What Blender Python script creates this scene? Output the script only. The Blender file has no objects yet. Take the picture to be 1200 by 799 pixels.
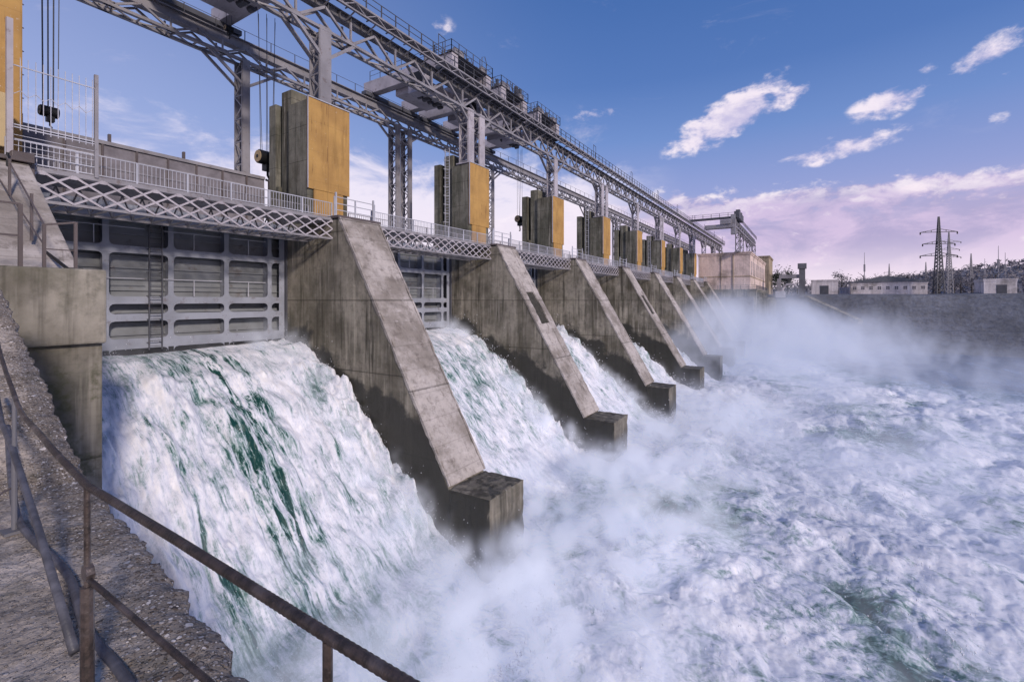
import bpy, math, random
import numpy as np
random.seed(7)
R = math.radians
sc = bpy.context.scene
C = sc.collection
# world axes: x = along the dam away from the viewer, y = upstream (towards the dam), z up, eye level at z = 0
F_PX, VPX, HY = 555.0, 950.0, 352.0
TH = math.atan(350.0/555.0)
WATER = -13.7

# ------------------------------------------------------------------ helpers
def tag(o, label=None, cat=None, group=None, kind=None):
    if label: o['label'] = label
    if cat: o['category'] = cat
    if group: o['group'] = group
    if kind: o['kind'] = kind
    return o
def empty(name, loc=(0, 0, 0), label=None, cat=None, group=None, rz=0):
    o = bpy.data.objects.new(name, None); C.objects.link(o)
    o.location = loc; o.rotation_euler = (0, 0, rz); o.empty_display_size = .3
    return tag(o, label, cat, group)
class MB:
    def __init__(s): s.v = []; s.f = []
    def quadbox(s, P):
        b = len(s.v); s.v += [tuple(p) for p in P]
        for q in ((0, 3, 2, 1), (4, 5, 6, 7), (0, 1, 5, 4), (1, 2, 6, 5), (2, 3, 7, 6), (3, 0, 4, 7)):
            s.f.append(tuple(b+i for i in q))
        return s
    def box(s, x0, x1, y0, y1, z0, z1):
        return s.quadbox([(x0, y0, z0), (x1, y0, z0), (x1, y1, z0), (x0, y1, z0), (x0, y0, z1), (x1, y0, z1), (x1, y1, z1), (x0, y1, z1)])
    def bar(s, a, b, w=.1, h=None, up=(0, 0, 1)):
        h = h or w
        a = np.array(a, float); b = np.array(b, float); d = b-a; n = np.linalg.norm(d)
        if n < 1e-6: return s
        d /= n; u = np.array(up, float)
        if abs(d @ u) > .98: u = np.array((1., 0, 0))
        r = np.cross(d, u); r /= np.linalg.norm(r); u = np.cross(r, d)
        r = r*w/2; u = u*h/2
        return s.quadbox([a-r-u, a+r-u, a+r+u, a-r+u, b-r-u, b+r-u, b+r+u, b-r+u])
    def tube(s, pts, r, n=8, cap=True):
        P = [np.array(p, float) for p in pts]; b = len(s.v)
        for i, p in enumerate(P):
            d = (P[min(i+1, len(P)-1)]-P[max(i-1, 0)]); d /= (np.linalg.norm(d)+1e-9)
            u = np.array((0, 0, 1.)) if abs(d[2]) < .9 else np.array((1., 0, 0))
            e1 = np.cross(d, u); e1 /= np.linalg.norm(e1); e2 = np.cross(e1, d)
            rr = r[i] if hasattr(r, '__len__') else r
            for k in range(n):
                t = 2*math.pi*k/n
                s.v.append(tuple(p+e1*math.cos(t)*rr+e2*math.sin(t)*rr))
        for i in range(len(P)-1):
            for k in range(n):
                a = b+i*n+k; c = b+i*n+(k+1) % n
                s.f.append((a, c, c+n, a+n))
        if cap:
            s.f.append(tuple(b+k for k in range(n))[::-1]); s.f.append(tuple(b+(len(P)-1)*n+k for k in range(n)))
        return s
    def prism_x(s, poly, x0, x1):       # poly of (y, z), extruded along x
        b = len(s.v); n = len(poly)
        s.v += [(x0, y, z) for y, z in poly]+[(x1, y, z) for y, z in poly]
        s.f.append(tuple(range(b, b+n))[::-1]); s.f.append(tuple(range(b+n, b+2*n)))
        for i in range(n):
            j = (i+1) % n; s.f.append((b+i, b+j, b+n+j, b+n+i))
        return s
    def poly(s, P):
        b = len(s.v); s.v += [tuple(p) for p in P]; s.f.append(tuple(range(b, b+len(P)))); return s
    def build(s, name, mat, parent=None, bevel=0, smooth=False):
        me = bpy.data.meshes.new(name); me.from_pydata(s.v, [], s.f); me.update()
        import bmesh
        bm = bmesh.new(); bm.from_mesh(me); bmesh.ops.recalc_face_normals(bm, faces=bm.faces); bm.to_mesh(me); bm.free()
        me.materials.append(mat)
        o = bpy.data.objects.new(name, me); C.objects.link(o)
        if parent: o.parent = parent
        if smooth: me.polygons.foreach_set('use_smooth', [True]*len(me.polygons))
        if bevel:
            m = o.modifiers.new('b', 'BEVEL'); m.width = bevel; m.segments = 2; m.limit_method = 'ANGLE'
        return o
def roughen(o, cuts, amp, seed, f=1.3):
    import bmesh
    bm = bmesh.new(); bm.from_mesh(o.data)
    for _ in range(6):
        es = [e for e in bm.edges if e.calc_length() > cuts]
        if not es: break
        bmesh.ops.subdivide_edges(bm, edges=es, cuts=1, use_grid_fill=True)
    bm.normal_update()
    vs = list(bm.verts); Q = np.array([v.co for v in vs])+seed; nn_ = np.array([v.normal for v in vs])
    sharp = np.array([max([e.calc_face_angle(0) for e in v.link_edges]+[0]) > .5 for v in vs])
    d = fbm(Q[:, 0]*f, Q[:, 1]*f, Q[:, 2]*f, 3)*amp-sharp*(amp*.7+amp*2.2*np.clip(fbm(Q[:, 0]*2.1, Q[:, 1]*2.1, Q[:, 2]*2.1+9, 3, .6), 0, 1))
    for v, k, a in zip(vs, d, nn_): v.co = [v.co[i]+a[i]*k for i in range(3)]
    bm.to_mesh(o.data); bm.free(); return o
def copy_tree(o, parent=None):
    c = o.copy(); C.objects.link(c); c.parent = parent
    for ch in list(o.children): copy_tree(ch, c)
    return c
ORD = ['zeroth', 'first', 'second', 'third', 'fourth', 'fifth', 'sixth', 'seventh', 'eighth', 'ninth', 'tenth', 'eleventh', 'twelfth']

# numpy perlin noise -------------------------------------------------
_rng = np.random.RandomState(3)
_perm = _rng.permutation(256); _perm = np.concatenate([_perm, _perm, _perm])
_g = _rng.normal(size=(256, 3)); _g /= np.linalg.norm(_g, axis=1)[:, None]
def pn(x, y, z=0.0):
    x, y, z = np.broadcast_arrays(x, y, z)
    xi = np.floor(x).astype(int); yi = np.floor(y).astype(int); zi = np.floor(z).astype(int)
    xf = x-xi; yf = y-yi; zf = z-zi
    fd = lambda t: t*t*t*(t*(t*6-15)+10)
    u, v, w = fd(xf), fd(yf), fd(zf)
    def gr(a, b, c):
        h = _perm[_perm[_perm[(xi+a) & 255]+((yi+b) & 255)]+((zi+c) & 255)]
        g = _g[h]
        return g[..., 0]*(xf-a)+g[..., 1]*(yf-b)+g[..., 2]*(zf-c)
    l = lambda a, b, t: a+(b-a)*t
    r = l(l(l(gr(0,0,0), gr(1,0,0), u), l(gr(0,1,0), gr(1,1,0), u), v), l(l(gr(0,0,1), gr(1,0,1), u), l(gr(0,1,1), gr(1,1,1), u), v), w)
    return r*1.5
def fbm(x, y, z=0., o=4, g=.5):
    s = 0; a = 1; f = 1
    for i in range(o):
        s = s+a*pn(x*f+i*17.3, y*f+i*5.1, z*f+i*9.7); a *= g; f *= 2.03
    return s
def billow(x, y, z=0., o=5, g=.5):
    s = 0; a = 1; f = 1
    for i in range(o):
        s = s+a*np.abs(pn(x*f+i*11.3, y*f+i*7.1, z*f+i*3.7)); a *= g; f *= 2.07
    return s

# ------------------------------------------------------------------ material helpers
class NT:
    def __init__(s, tree): s.t = tree; s.n = tree.nodes; s.l = tree.links
    def new(s, t, **k):
        nd = s.n.new(t)
        for a, b in k.items(): setattr(nd, a, b)
        return nd
    def put(s, sock, val):
        if isinstance(val, bpy.types.NodeSocket): s.l.new(val, sock)
        elif val is not None:
            if hasattr(sock.default_value, '__len__') and not hasattr(val, '__len__'):
                val = (val,)*len(sock.default_value)
            if hasattr(val, '__len__') and len(sock.default_value) == 4 and len(val) == 3: val = (*val, 1)
            sock.default_value = val
    def m(s, op, a, b=None, c=None, clamp=False):
        nd = s.new('ShaderNodeMath', operation=op); nd.use_clamp = clamp
        s.put(nd.inputs[0], a)
        if b is not None: s.put(nd.inputs[1], b)
        if c is not None: s.put(nd.inputs[2], c)
        return nd.outputs[0]
    def vm(s, op, a, b=None):
        nd = s.new('ShaderNodeVectorMath', operation=op); s.put(nd.inputs[0], a)
        if b is not None: s.put(nd.inputs[1], b)
        return nd.outputs['Value'] if op in ('DOT_PRODUCT', 'LENGTH') else nd.outputs[0]
    def xyz(s, v):
        nd = s.new('ShaderNodeSeparateXYZ'); s.put(nd.inputs[0], v); return nd.outputs
    def comb(s, x, y, z):
        nd = s.new('ShaderNodeCombineXYZ'); s.put(nd.inputs[0], x); s.put(nd.inputs[1], y); s.put(nd.inputs[2], z); return nd.outputs[0]
    def noise(s, v, scale=1., detail=3., rough=.5, dist=0., out=0):
        nd = s.new('ShaderNodeTexNoise'); s.put(nd.inputs['Vector'], v)
        nd.inputs['Scale'].default_value = scale; nd.inputs['Detail'].default_value = detail
        nd.inputs['Roughness'].default_value = rough; nd.inputs['Distortion'].default_value = dist
        return nd.outputs[out]
    def vor(s, v, scale, feature='F1', out=0):
        nd = s.new('ShaderNodeTexVoronoi', feature=feature); s.put(nd.inputs['Vector'], v); nd.inputs['Scale'].default_value = scale
        return nd.outputs[out]
    def ss(s, x, a, b, lo=0., hi=1.):
        nd = s.new('ShaderNodeMapRange', interpolation_type='SMOOTHSTEP')
        for i, q in enumerate((x, a, b, lo, hi)): s.put(nd.inputs[i], q)
        return nd.outputs[0]
    def mix(s, f, a, b, blend='MIX'):
        nd = s.new('ShaderNodeMix', data_type='RGBA', blend_type=blend); s.put(nd.inputs[0], f); s.put(nd.inputs[6], a); s.put(nd.inputs[7], b)
        return nd.outputs[2]
    def bump(s, h, strength=.3, dist=.1):
        nd = s.new('ShaderNodeBump'); s.put(nd.inputs['Height'], h); nd.inputs['Strength'].default_value = strength; nd.inputs['Distance'].default_value = dist
        return nd.outputs[0]
def mat(name):
    m = bpy.data.materials.new(name); m.use_nodes = True; m.node_tree.nodes.clear()
    t = NT(m.node_tree); o = t.new('ShaderNodeOutputMaterial')
    return m, t, o
def pbsdf(t, o, col, rough=.8, normal=None, metal=0, spec=.3):
    b = t.new('ShaderNodeBsdfPrincipled'); t.put(b.inputs['Base Color'], col); t.put(b.inputs['Roughness'], rough)
    t.put(b.inputs['Metallic'], metal); b.inputs['Specular IOR Level'].default_value = spec
    if normal is not None: t.l.new(normal, b.inputs['Normal'])
    t.l.new(b.outputs[0], o.inputs[0]); return b
def concrete(name, light, dark, stain=.6, moss=0., wet=True, joints=4.4, streaks=True, rough=.9):
    m, t, o = mat(name)
    P = t.new('ShaderNodeNewGeometry').outputs['Position']; X, Y, Z = t.xyz(P)
    n1 = t.noise(P, .35, 5, .6); n2 = t.noise(P, 2.3, 5, .65); n3 = t.noise(P, 14, 4, .7)
    col = t.mix(t.ss(n1, .38, .64), light, dark)
    col = t.mix(t.m('MULTIPLY', t.ss(n2, .45, .75), .55), col, tuple(c*.6 for c in dark))
    if streaks:
        sv = t.comb(t.m('MULTIPLY', X, 1.9), t.m('MULTIPLY', Y, 1.9), t.m('MULTIPLY', Z, .12))
        s1 = t.noise(sv, 1.0, 4, .65); s2 = t.noise(sv, .37, 3, .6)
        col = t.mix(t.m('MULTIPLY', t.ss(s1, .5, .68), stain), col, (.035, .033, .026))
        col = t.mix(t.m('MULTIPLY', t.ss(s2, .52, .7), stain*.9), col, (.06, .052, .035))
        col = t.mix(t.m('MULTIPLY', t.ss(s1, .45, .3), .6), col, tuple(min(1, c*1.45) for c in light))
        s3 = t.noise(t.comb(t.m('MULTIPLY', X, 4.2), t.m('MULTIPLY', Y, 4.2), t.m('MULTIPLY', Z, .16)), 1.0, 3, .6)
        col = t.mix(t.m('MULTIPLY', t.m('MULTIPLY', t.ss(s3, .6, .72), t.ss(n1, .42, .6)), .55), col, (.62, .57, .5))
        col = t.mix(t.m('MULTIPLY', t.ss(t.noise(P, .16, 4, .65, .4), .46, .66), .5), col, (.075, .066, .045))
    if joints:   # board-marked lifts
        w = t.m('FRACT', t.m('DIVIDE', t.m('ADD', Z, t.m('MULTIPLY', n2, .06)), joints))
        j = t.m('MULTIPLY', t.ss(w, .03, .0), .7)
        col = t.mix(j, col, (.03, .028, .022))
        b = t.m('FRACT', t.m('MULTIPLY', Z, 4.0)); col = t.mix(t.m('MULTIPLY', t.ss(b, .12, 0), .12), col, (.04, .038, .03))
    if moss:
        col = t.mix(t.m('MULTIPLY', t.ss(t.noise(P, .8, 5, .7), .45, .62), moss), col, (.045, .05, .018))
    if wet:
        line = t.m('ADD', t.m('MULTIPLY_ADD', Y, .45, -2.9-.45*31+1.4), t.m('MULTIPLY', t.m('SUBTRACT', t.noise(P, .5, 6, .6), .5), 5.0))
        wz = t.ss(t.m('SUBTRACT', Z, line), .55, -.25)
        line2 = t.m('ADD', -10.05, t.m('MULTIPLY', t.m('SUBTRACT', n1, .5), 1.2))
        w2 = t.ss(t.m('SUBTRACT', Z, line2), .2, -.4)
        nx = t.xyz(t.new('ShaderNodeNewGeometry').outputs['Normal'])
        front = t.m('MULTIPLY', t.ss(t.m('MULTIPLY', nx[1], -1), .6, .9), t.ss(Z, -12.6, -11))
        wt = t.m('MULTIPLY', t.m('MAXIMUM', wz, w2), t.m('SUBTRACT', 1.0, t.m('MULTIPLY', front, .62)))
        wt = t.m('MULTIPLY', wt, t.m('SUBTRACT', 1.0, t.m('MULTIPLY', t.ss(nx[2], .6, .9), t.ss(n2, .35, .65))))
        wt = t.m('MULTIPLY', wt, t.ss(Y, 44, 40))
        wc = t.mix(n1, (.016, .017, .016), (.05, .048, .04))
        col = t.mix(t.m('MULTIPLY', wt, .93), col, wc)
        rough = t.ss(wt, 0, 1, .9, .45)
    if not streaks:     # weathered upward faces: scoured patches, cross joints, grime
        n4 = t.noise(P, 1.1, 8, .74, .5); n5 = t.noise(t.comb(t.m('MULTIPLY', X, .5), Y, Z), 2.2, 6, .7)
        col = t.mix(t.m('MULTIPLY', t.ss(n4, .52, .64), .6), col, (.13, .11, .095))
        col = t.mix(t.m('MULTIPLY', t.ss(n5, .56, .70), .5), col, (.62, .57, .56))
        col = t.mix(t.m('MULTIPLY', t.ss(n3, .56, .7), .35), col, (.10, .085, .075))
        q = t.m('FRACT', t.m('DIVIDE', t.m('ADD', Z, t.m('MULTIPLY', n4, .08)), 1.35)); col = t.mix(t.m('MULTIPLY', t.ss(q, .05, 0), .3), col, (.07, .06, .05))
    h = t.m('ADD', t.m('MULTIPLY', n3, .4), n2)
    pbsdf(t, o, col, rough, t.bump(h, .45, .08))
    return m
def steel(name, col, rust=.3, rough=.55, scale=3.):
    m, t, o = mat(name)
    P = t.new('ShaderNodeNewGeometry').outputs['Position']
    n = t.noise(P, scale, 5, .7); n2 = t.noise(P, .5, 3, .6)
    c = t.mix(t.ss(n2, .35, .7), col, tuple(q*.72 for q in col))
    c = t.mix(t.m('MULTIPLY', t.ss(n, .55, .7), rust), c, (.09, .042, .022))
    pbsdf(t, o, c, rough, t.bump(n, .15, .02), spec=.4)
    return m
def flat(name, col, rough=.7, var=.25, scale=2.):
    m, t, o = mat(name)
    P = t.new('ShaderNodeNewGeometry').outputs['Position']
    n = t.noise(P, scale, 5, .65)
    pbsdf(t, o, t.mix(t.ss(n, .3, .7), col, tuple(q*(1-var) for q in col)), rough, t.bump(n, .2, .03))
    return m

M = {}
M['pier'] = concrete('pier_concrete', (.355, .322, .265), (.165, .15, .122), .78, .15)
M['slope'] = concrete('slope_concrete', (.50, .455, .43), (.26, .23, .205), .30, .0, wet=False, joints=5.2, streaks=False)
M['tower'] = concrete('tower_concrete', (.23, .22, .185), (.115, .115, .092), .8, .12, wet=False, joints=2.4)
M['block'] = concrete('block_concrete', (.36, .33, .28), (.19, .175, .145), .6, .3, wet=False, joints=0)
M['abut'] = concrete('abutment_concrete', (.24, .22, .185), (.10, .095, .08), .5, .8, wet=False)
M['wall'] = concrete('river_wall_concrete', (.30, .28, .23), (.15, .14, .11), .7, .4, wet=False, joints=4)
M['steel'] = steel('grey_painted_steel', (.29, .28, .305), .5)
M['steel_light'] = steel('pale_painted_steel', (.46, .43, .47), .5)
M['steel_dark'] = steel('dark_steel', (.085, .088, .105), .4)
M['steel_mid'] = steel('shaded_steel', (.15, .15, .17), .5)  # mid grey steel; on the front runway beam its tone paints in shade
M['rail'] = steel('silver_painted_rail', (.50, .51, .58), .3)
M['gate'] = steel('gate_blue_grey', (.315, .335, .395), .45, .5, 1.6)
M['skin'] = steel('gate_skin', (.235, .25, .268), .4, .5, 1.2)
M['rust'] = steel('rusty_steel', (.12, .098, .098), .55, .45, 34)
def rail_rust():
    m, t, o = mat('rail_rust'); P = t.new('ShaderNodeNewGeometry').outputs['Position']
    n = t.noise(P, 38, 6, .75); n2 = t.noise(P, 6, 4, .6); rib = t.noise(t.comb(t.m('MULTIPLY', t.xyz(P)[0], .3), t.m('MULTIPLY', t.xyz(P)[1], 2), t.xyz(P)[2]), 120, 2, .5)
    c = t.mix(t.ss(n, .40, .62), (.075, .055, .048), (.03, .024, .022)); c = t.mix(t.m('MULTIPLY', t.ss(n2, .5, .7), .55), c, (.20, .165, .16)); c = t.mix(t.ss(n, .66, .74), c, (.10, .06, .04))
    pbsdf(t, o, c, t.ss(n2, .3, .7, .5, .3), t.bump(t.m('ADD', n, rib), .5, .004), metal=.25, spec=.6); return m
M['railrust'] = rail_rust()
M['black'] = flat('black_grease', (.012, .012, .014), .5)
M['tan'] = flat('tan_sheave', (.45, .33, .2), .7)
M['redbrown'] = steel('red_machinery', (.12, .05, .035), .5)
def yellow_mat():
    m, t, o = mat('ochre_plaster')
    P = t.new('ShaderNodeNewGeometry').outputs['Position']; X, Y, Z = t.xyz(P)
    n = t.noise(P, .55, 5, .6); n2 = t.noise(P, 3, 5, .7)
    sv = t.comb(t.m('MULTIPLY', X, 2.2), Y, t.m('MULTIPLY', Z, .22)); s = t.noise(sv, 1, 4, .6)
    c = t.mix(t.ss(n, .3, .7), (.50, .30, .10), (.37, .215, .075))
    c = t.mix(t.m('MULTIPLY', t.ss(s, .5, .7), .55), c, (.20, .115, .04))
    c = t.mix(t.m('MULTIPLY', t.ss(n2, .66, .74), .5), c, (.6, .5, .38))
    c = t.mix(t.m('MULTIPLY', t.ss(t.m('FRACT', t.m('DIVIDE', Z, 2.05)), .03, 0), .35), c, (.25, .14, .05))
    fx = t.m('FRACT', t.m('DIVIDE', t.m('SUBTRACT', X, X0-HW-.05), S))           # seam down the middle of each panel
    c = t.mix(t.m('MULTIPLY', t.ss(t.m('ABSOLUTE', t.m('SUBTRACT', fx, .094)), .0016, .0006), .5), c, (.14, .08, .04))
    run = t.noise(t.comb(t.m('MULTIPLY', X, 6), Y, t.m('MULTIPLY', Z, .35)), 1, 3, .7)
    c = t.mix(t.m('MULTIPLY', t.ss(run, .6, .7), t.ss(n, .45, .6)), c, (.13, .065, .03))
    c = t.mix(t.m('MULTIPLY', t.ss(t.noise(P, 9, 4, .7), .64, .70), .6), c, (.55, .47, .38))
    pbsdf(t, o, c, .85, t.bump(n2, .2, .03)); return m
X0, HW, S = 3.4, 1.65, 18.0
M['yellow'] = yellow_mat(); M['slotc'] = flat('recess_shade_concrete', (.075, .07, .058), .9, .5, 3)

# ------------------------------------------------------------------ world
w = bpy.data.worlds.new('World'); sc.world = w; w.use_nodes = True
w.node_tree.nodes.clear(); t = NT(w.node_tree)
SUN_AZ, SUN_EL = R(-112), R(23)      # direction towards the sun, from +x counter-clockwise
def pix(px, py):
    r = (px-600)/F_PX; u = (HY-py)/F_PX
    d = np.array((math.cos(TH)+r*math.sin(TH), math.sin(TH)-r*math.cos(TH), u)); return d/np.linalg.norm(d)
D = t.new('ShaderNodeTexCoord').outputs['Generated']
dx, dy, dz = t.xyz(D)
sky = t.new('ShaderNodeTexSky', sky_type='NISHITA'); sky.sun_disc = False
sky.sun_elevation = SUN_EL; sky.sun_rotation = math.pi/2-SUN_AZ; sky.air_density = 1.2; sky.dust_density = 1.5; sky.ozone_density = 2
nish = t.vm('SCALE', sky.outputs[0]); nish.node.inputs['Scale'].default_value = .09
el = t.m('ARCSINE', dz); az = t.m('ARCTAN2', dy, dx)
ramp = t.new('ShaderNodeValToRGB'); t.l.new(t.m('DIVIDE', el, R(60)), ramp.inputs[0])
cr = ramp.color_ramp
cols = [(0, (.66, .55, .74)), (.08, (.60, .50, .76)), (.20, (.31, .36, .72)), (.30, (.165, .28, .65)), (.40, (.085, .19, .53)), (.55, (.05, .145, .45)), (1, (.03, .10, .33))]
cr.elements[0].position = 0; cr.elements[0].color = (*cols[0][1], 1)
cr.elements[1].position = 1; cr.elements[1].color = (*cols[-1][1], 1)
for p, c in cols[1:-1]:
    e = cr.elements.new(p); e.color = (*c, 1)
# paler towards the dam side
pale = t.m('MULTIPLY', t.ss(az, R(20), R(85)), t.ss(el, R(70), R(5)))
base = t.mix(t.m('MULTIPLY', pale, .7), ramp.outputs[0], (.45, .49, .80))
base = t.mix(.22, base, nish)
nz = t.noise(t.vm('MULTIPLY', D, (1, 1, 2.4)), 7, 7, .62, .4)
nz2 = t.noise(t.vm('MULTIPLY', D, (1, 1, 3.5)), 3.2, 5, .55, .3)
nfine = t.noise(t.vm('MULTIPLY', D, (1, 1, 1.8)), 22, 6, .6, .2)
def blob(px, py, wpx, hpx, rot=0, amp=1.):
    d = pix(px, py); a0 = math.atan2(d[1], d[0]); e0 = math.asin(d[2])
    k = 1/F_PX*np.linalg.norm((1, (px-600)/F_PX))**-2
    wa = wpx*k; he = hpx/F_PX*math.cos(math.atan((px-600)/F_PX))
    u = t.m('SUBTRACT', a0, az); v = t.m('SUBTRACT', el, e0); c, s = math.cos(rot), math.sin(rot)
    uu = t.m('DIVIDE', t.m('ADD', t.m('MULTIPLY', u, c), t.m('MULTIPLY', v, s)), wa)
    vv = t.m('DIVIDE', t.m('SUBTRACT', t.m('MULTIPLY', v, c), t.m('MULTIPLY', u, s)), he)
    q = t.m('ADD', t.m('MULTIPLY', uu, uu), t.m('MULTIPLY', vv, vv))
    return t.m('MULTIPLY', t.m('SUBTRACT', 1.0, q, clamp=True), amp)
bl = [(855, 138, 98, 27, .42, 1.6), (915, 118, 55, 16, .3, 1.1), (1040, 121, 64, 21, .25, 1.25), (980, 175, 92, 17, .12, 1.2), (1160, 62, 66, 21, .42, 1.2), (1175, 92, 25, 8, .2, .9), (1085, 82, 20, 10, .1, .6), (700, 135, 45, 9, 0, .75),
      (1170, 138, 20, 9, 0, .6), (1075, 222, 30, 9, 0, .8), (1040, 165, 30, 8, 0, .8), (515, 30, 22, 12, 0, .6)]
msum = None
for b in bl:
    q = blob(*b); msum = q if msum is None else t.m('MAXIMUM', msum, q)
nn = t.m('SUBTRACT', t.m('ADD', t.m('MULTIPLY', nz, .45), t.m('MULTIPLY', nfine, .55)), .5)
cm = t.ss(t.m('ADD', t.m('MULTIPLY', msum, .85), t.m('MULTIPLY', nn, 5.0)), .30, 1.15)
cm = t.m('MULTIPLY', cm, t.ss(msum, .0, .5))
wisp = t.m('MULTIPLY', t.ss(t.noise(t.vm('MULTIPLY', D, (1, 1, 2.8)), 4.3, 7, .68, .6), .60, .82), t.m('MULTIPLY', t.ss(el, R(12), R(20)), .35))
cm = t.m('MAXIMUM', cm, wisp)
cloudcol = t.mix(t.ss(t.m('ADD', nz, t.m('MULTIPLY', nfine, .5)), .62, .86), (.60, .55, .76), (.93, .83, .91))
base = t.mix(t.m('MULTIPLY', cm, .93), base, cloudcol)
# low bank of lavender cloud with bright tops
top = t.m('ADD', t.m('MULTIPLY_ADD', t.m('SUBTRACT', nz2, .5), R(10), R(11.5)), t.m('MULTIPLY', nn, R(9)))
bank = t.m('MULTIPLY', t.m('MULTIPLY', t.ss(t.m('SUBTRACT', el, top), R(.5), R(-.9)), t.ss(az, R(52), R(22))), t.m('MAXIMUM', t.ss(nn, -.13, .0), t.ss(el, R(11), R(6), .35, 1.0)))
brim = t.m('MAXIMUM', t.m('MULTIPLY', t.ss(t.m('SUBTRACT', el, top), R(-3.2), R(-.8)), t.ss(nn, -.05, .12)), t.m('MULTIPLY', t.ss(nn, .06, .18), .6))
bankcol = t.mix(brim, t.mix(t.ss(nz, .4, .62), (.43, .38, .60), (.66, .53, .74)), (1.0, .90, .93))
bankcol = t.mix(t.ss(el, R(7), R(.5)), bankcol, t.mix(t.ss(nz2, .4, .62), (.78, .66, .83), (.93, .80, .90)))
base = t.mix(t.m('MULTIPLY', bank, t.ss(el, R(15), R(6), .72, .92)), base, bankcol)
# pinkish glow between the towers
bank2 = t.m('MULTIPLY', t.ss(t.m('ADD', el, t.m('MULTIPLY', t.m('SUBTRACT', nz, .5), R(20))), R(17), R(11)), t.ss(az, R(12), R(26)))
base = t.mix(t.m('MULTIPLY', bank2, .8), base, (.95, .86, .95))
base = t.mix(t.ss(dz, -.0, -.04), base, (.30, .30, .42))
bg = t.new('ShaderNodeBackground'); t.l.new(base, bg.inputs[0]); bg.inputs[1].default_value = 1.05
wo = t.new('ShaderNodeOutputWorld'); t.l.new(bg.outputs[0], wo.inputs[0])
sun = bpy.data.lights.new('sun', 'SUN'); sun.energy = 2.9; sun.angle = R(5); sun.color = (1, .87, .78)
so = bpy.data.objects.new('sun', sun); C.objects.link(so)
so.rotation_euler = (math.pi/2-SUN_EL, 0, SUN_AZ+math.pi/2)

# ------------------------------------------------------------------ camera
cam = bpy.data.cameras.new('camera'); co = bpy.data.objects.new('camera', cam); C.objects.link(co); sc.camera = co
cam.sensor_width = 36; cam.lens = 36*F_PX/1200; cam.clip_start = .05; cam.clip_end = 6000
cam.shift_y = -(399.5-HY)/1200
co.location = (0, 0, 0); co.rotation_euler = (math.pi/2, 0, TH-math.pi/2)

# ------------------------------------------------------------------ dam piers
S, HW, X0 = 18.0, 1.65, 3.4
xc = lambda i: X0+S*i
def ladder(mb, x, y, z0, z1, wd=.5, along='x', rung=.3):
    a = (wd/2, 0) if along == 'x' else (0, wd/2)
    for s in (-1, 1): mb.bar((x+s*a[0], y+s*a[1], z0), (x+s*a[0], y+s*a[1], z1), .06)
    z = z0+.2
    while z < z1:
        mb.bar((x-a[0], y-a[1], z), (x+a[0], y+a[1], z), .035); z += rung
def railing(mb, a, b, h=1., post=2.2, pick=.0, r=.04, rails=2):
    a = np.array(a, float); b = np.array(b, float); n = max(1, round(np.linalg.norm(b-a)/post))
    for i in range(n+1):
        p = a+(b-a)*i/n; mb.bar(p, p+np.array((0, 0, h)), r*1.7)
    for k in range(rails):
        z = h*(1-k/rails) if not pick else (h-.02 if k == 0 else .12)
        mb.bar(a+np.array((0, 0, z)), b+np.array((0, 0, z)), r, r)
    if pick:
        m = int(np.linalg.norm(b-a)/pick)
        for i in range(1, m):
            p = a+(b-a)*i/m; mb.bar(p+np.array((0, 0, .12)), p+np.array((0, 0, h-.02)), .022)

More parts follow.
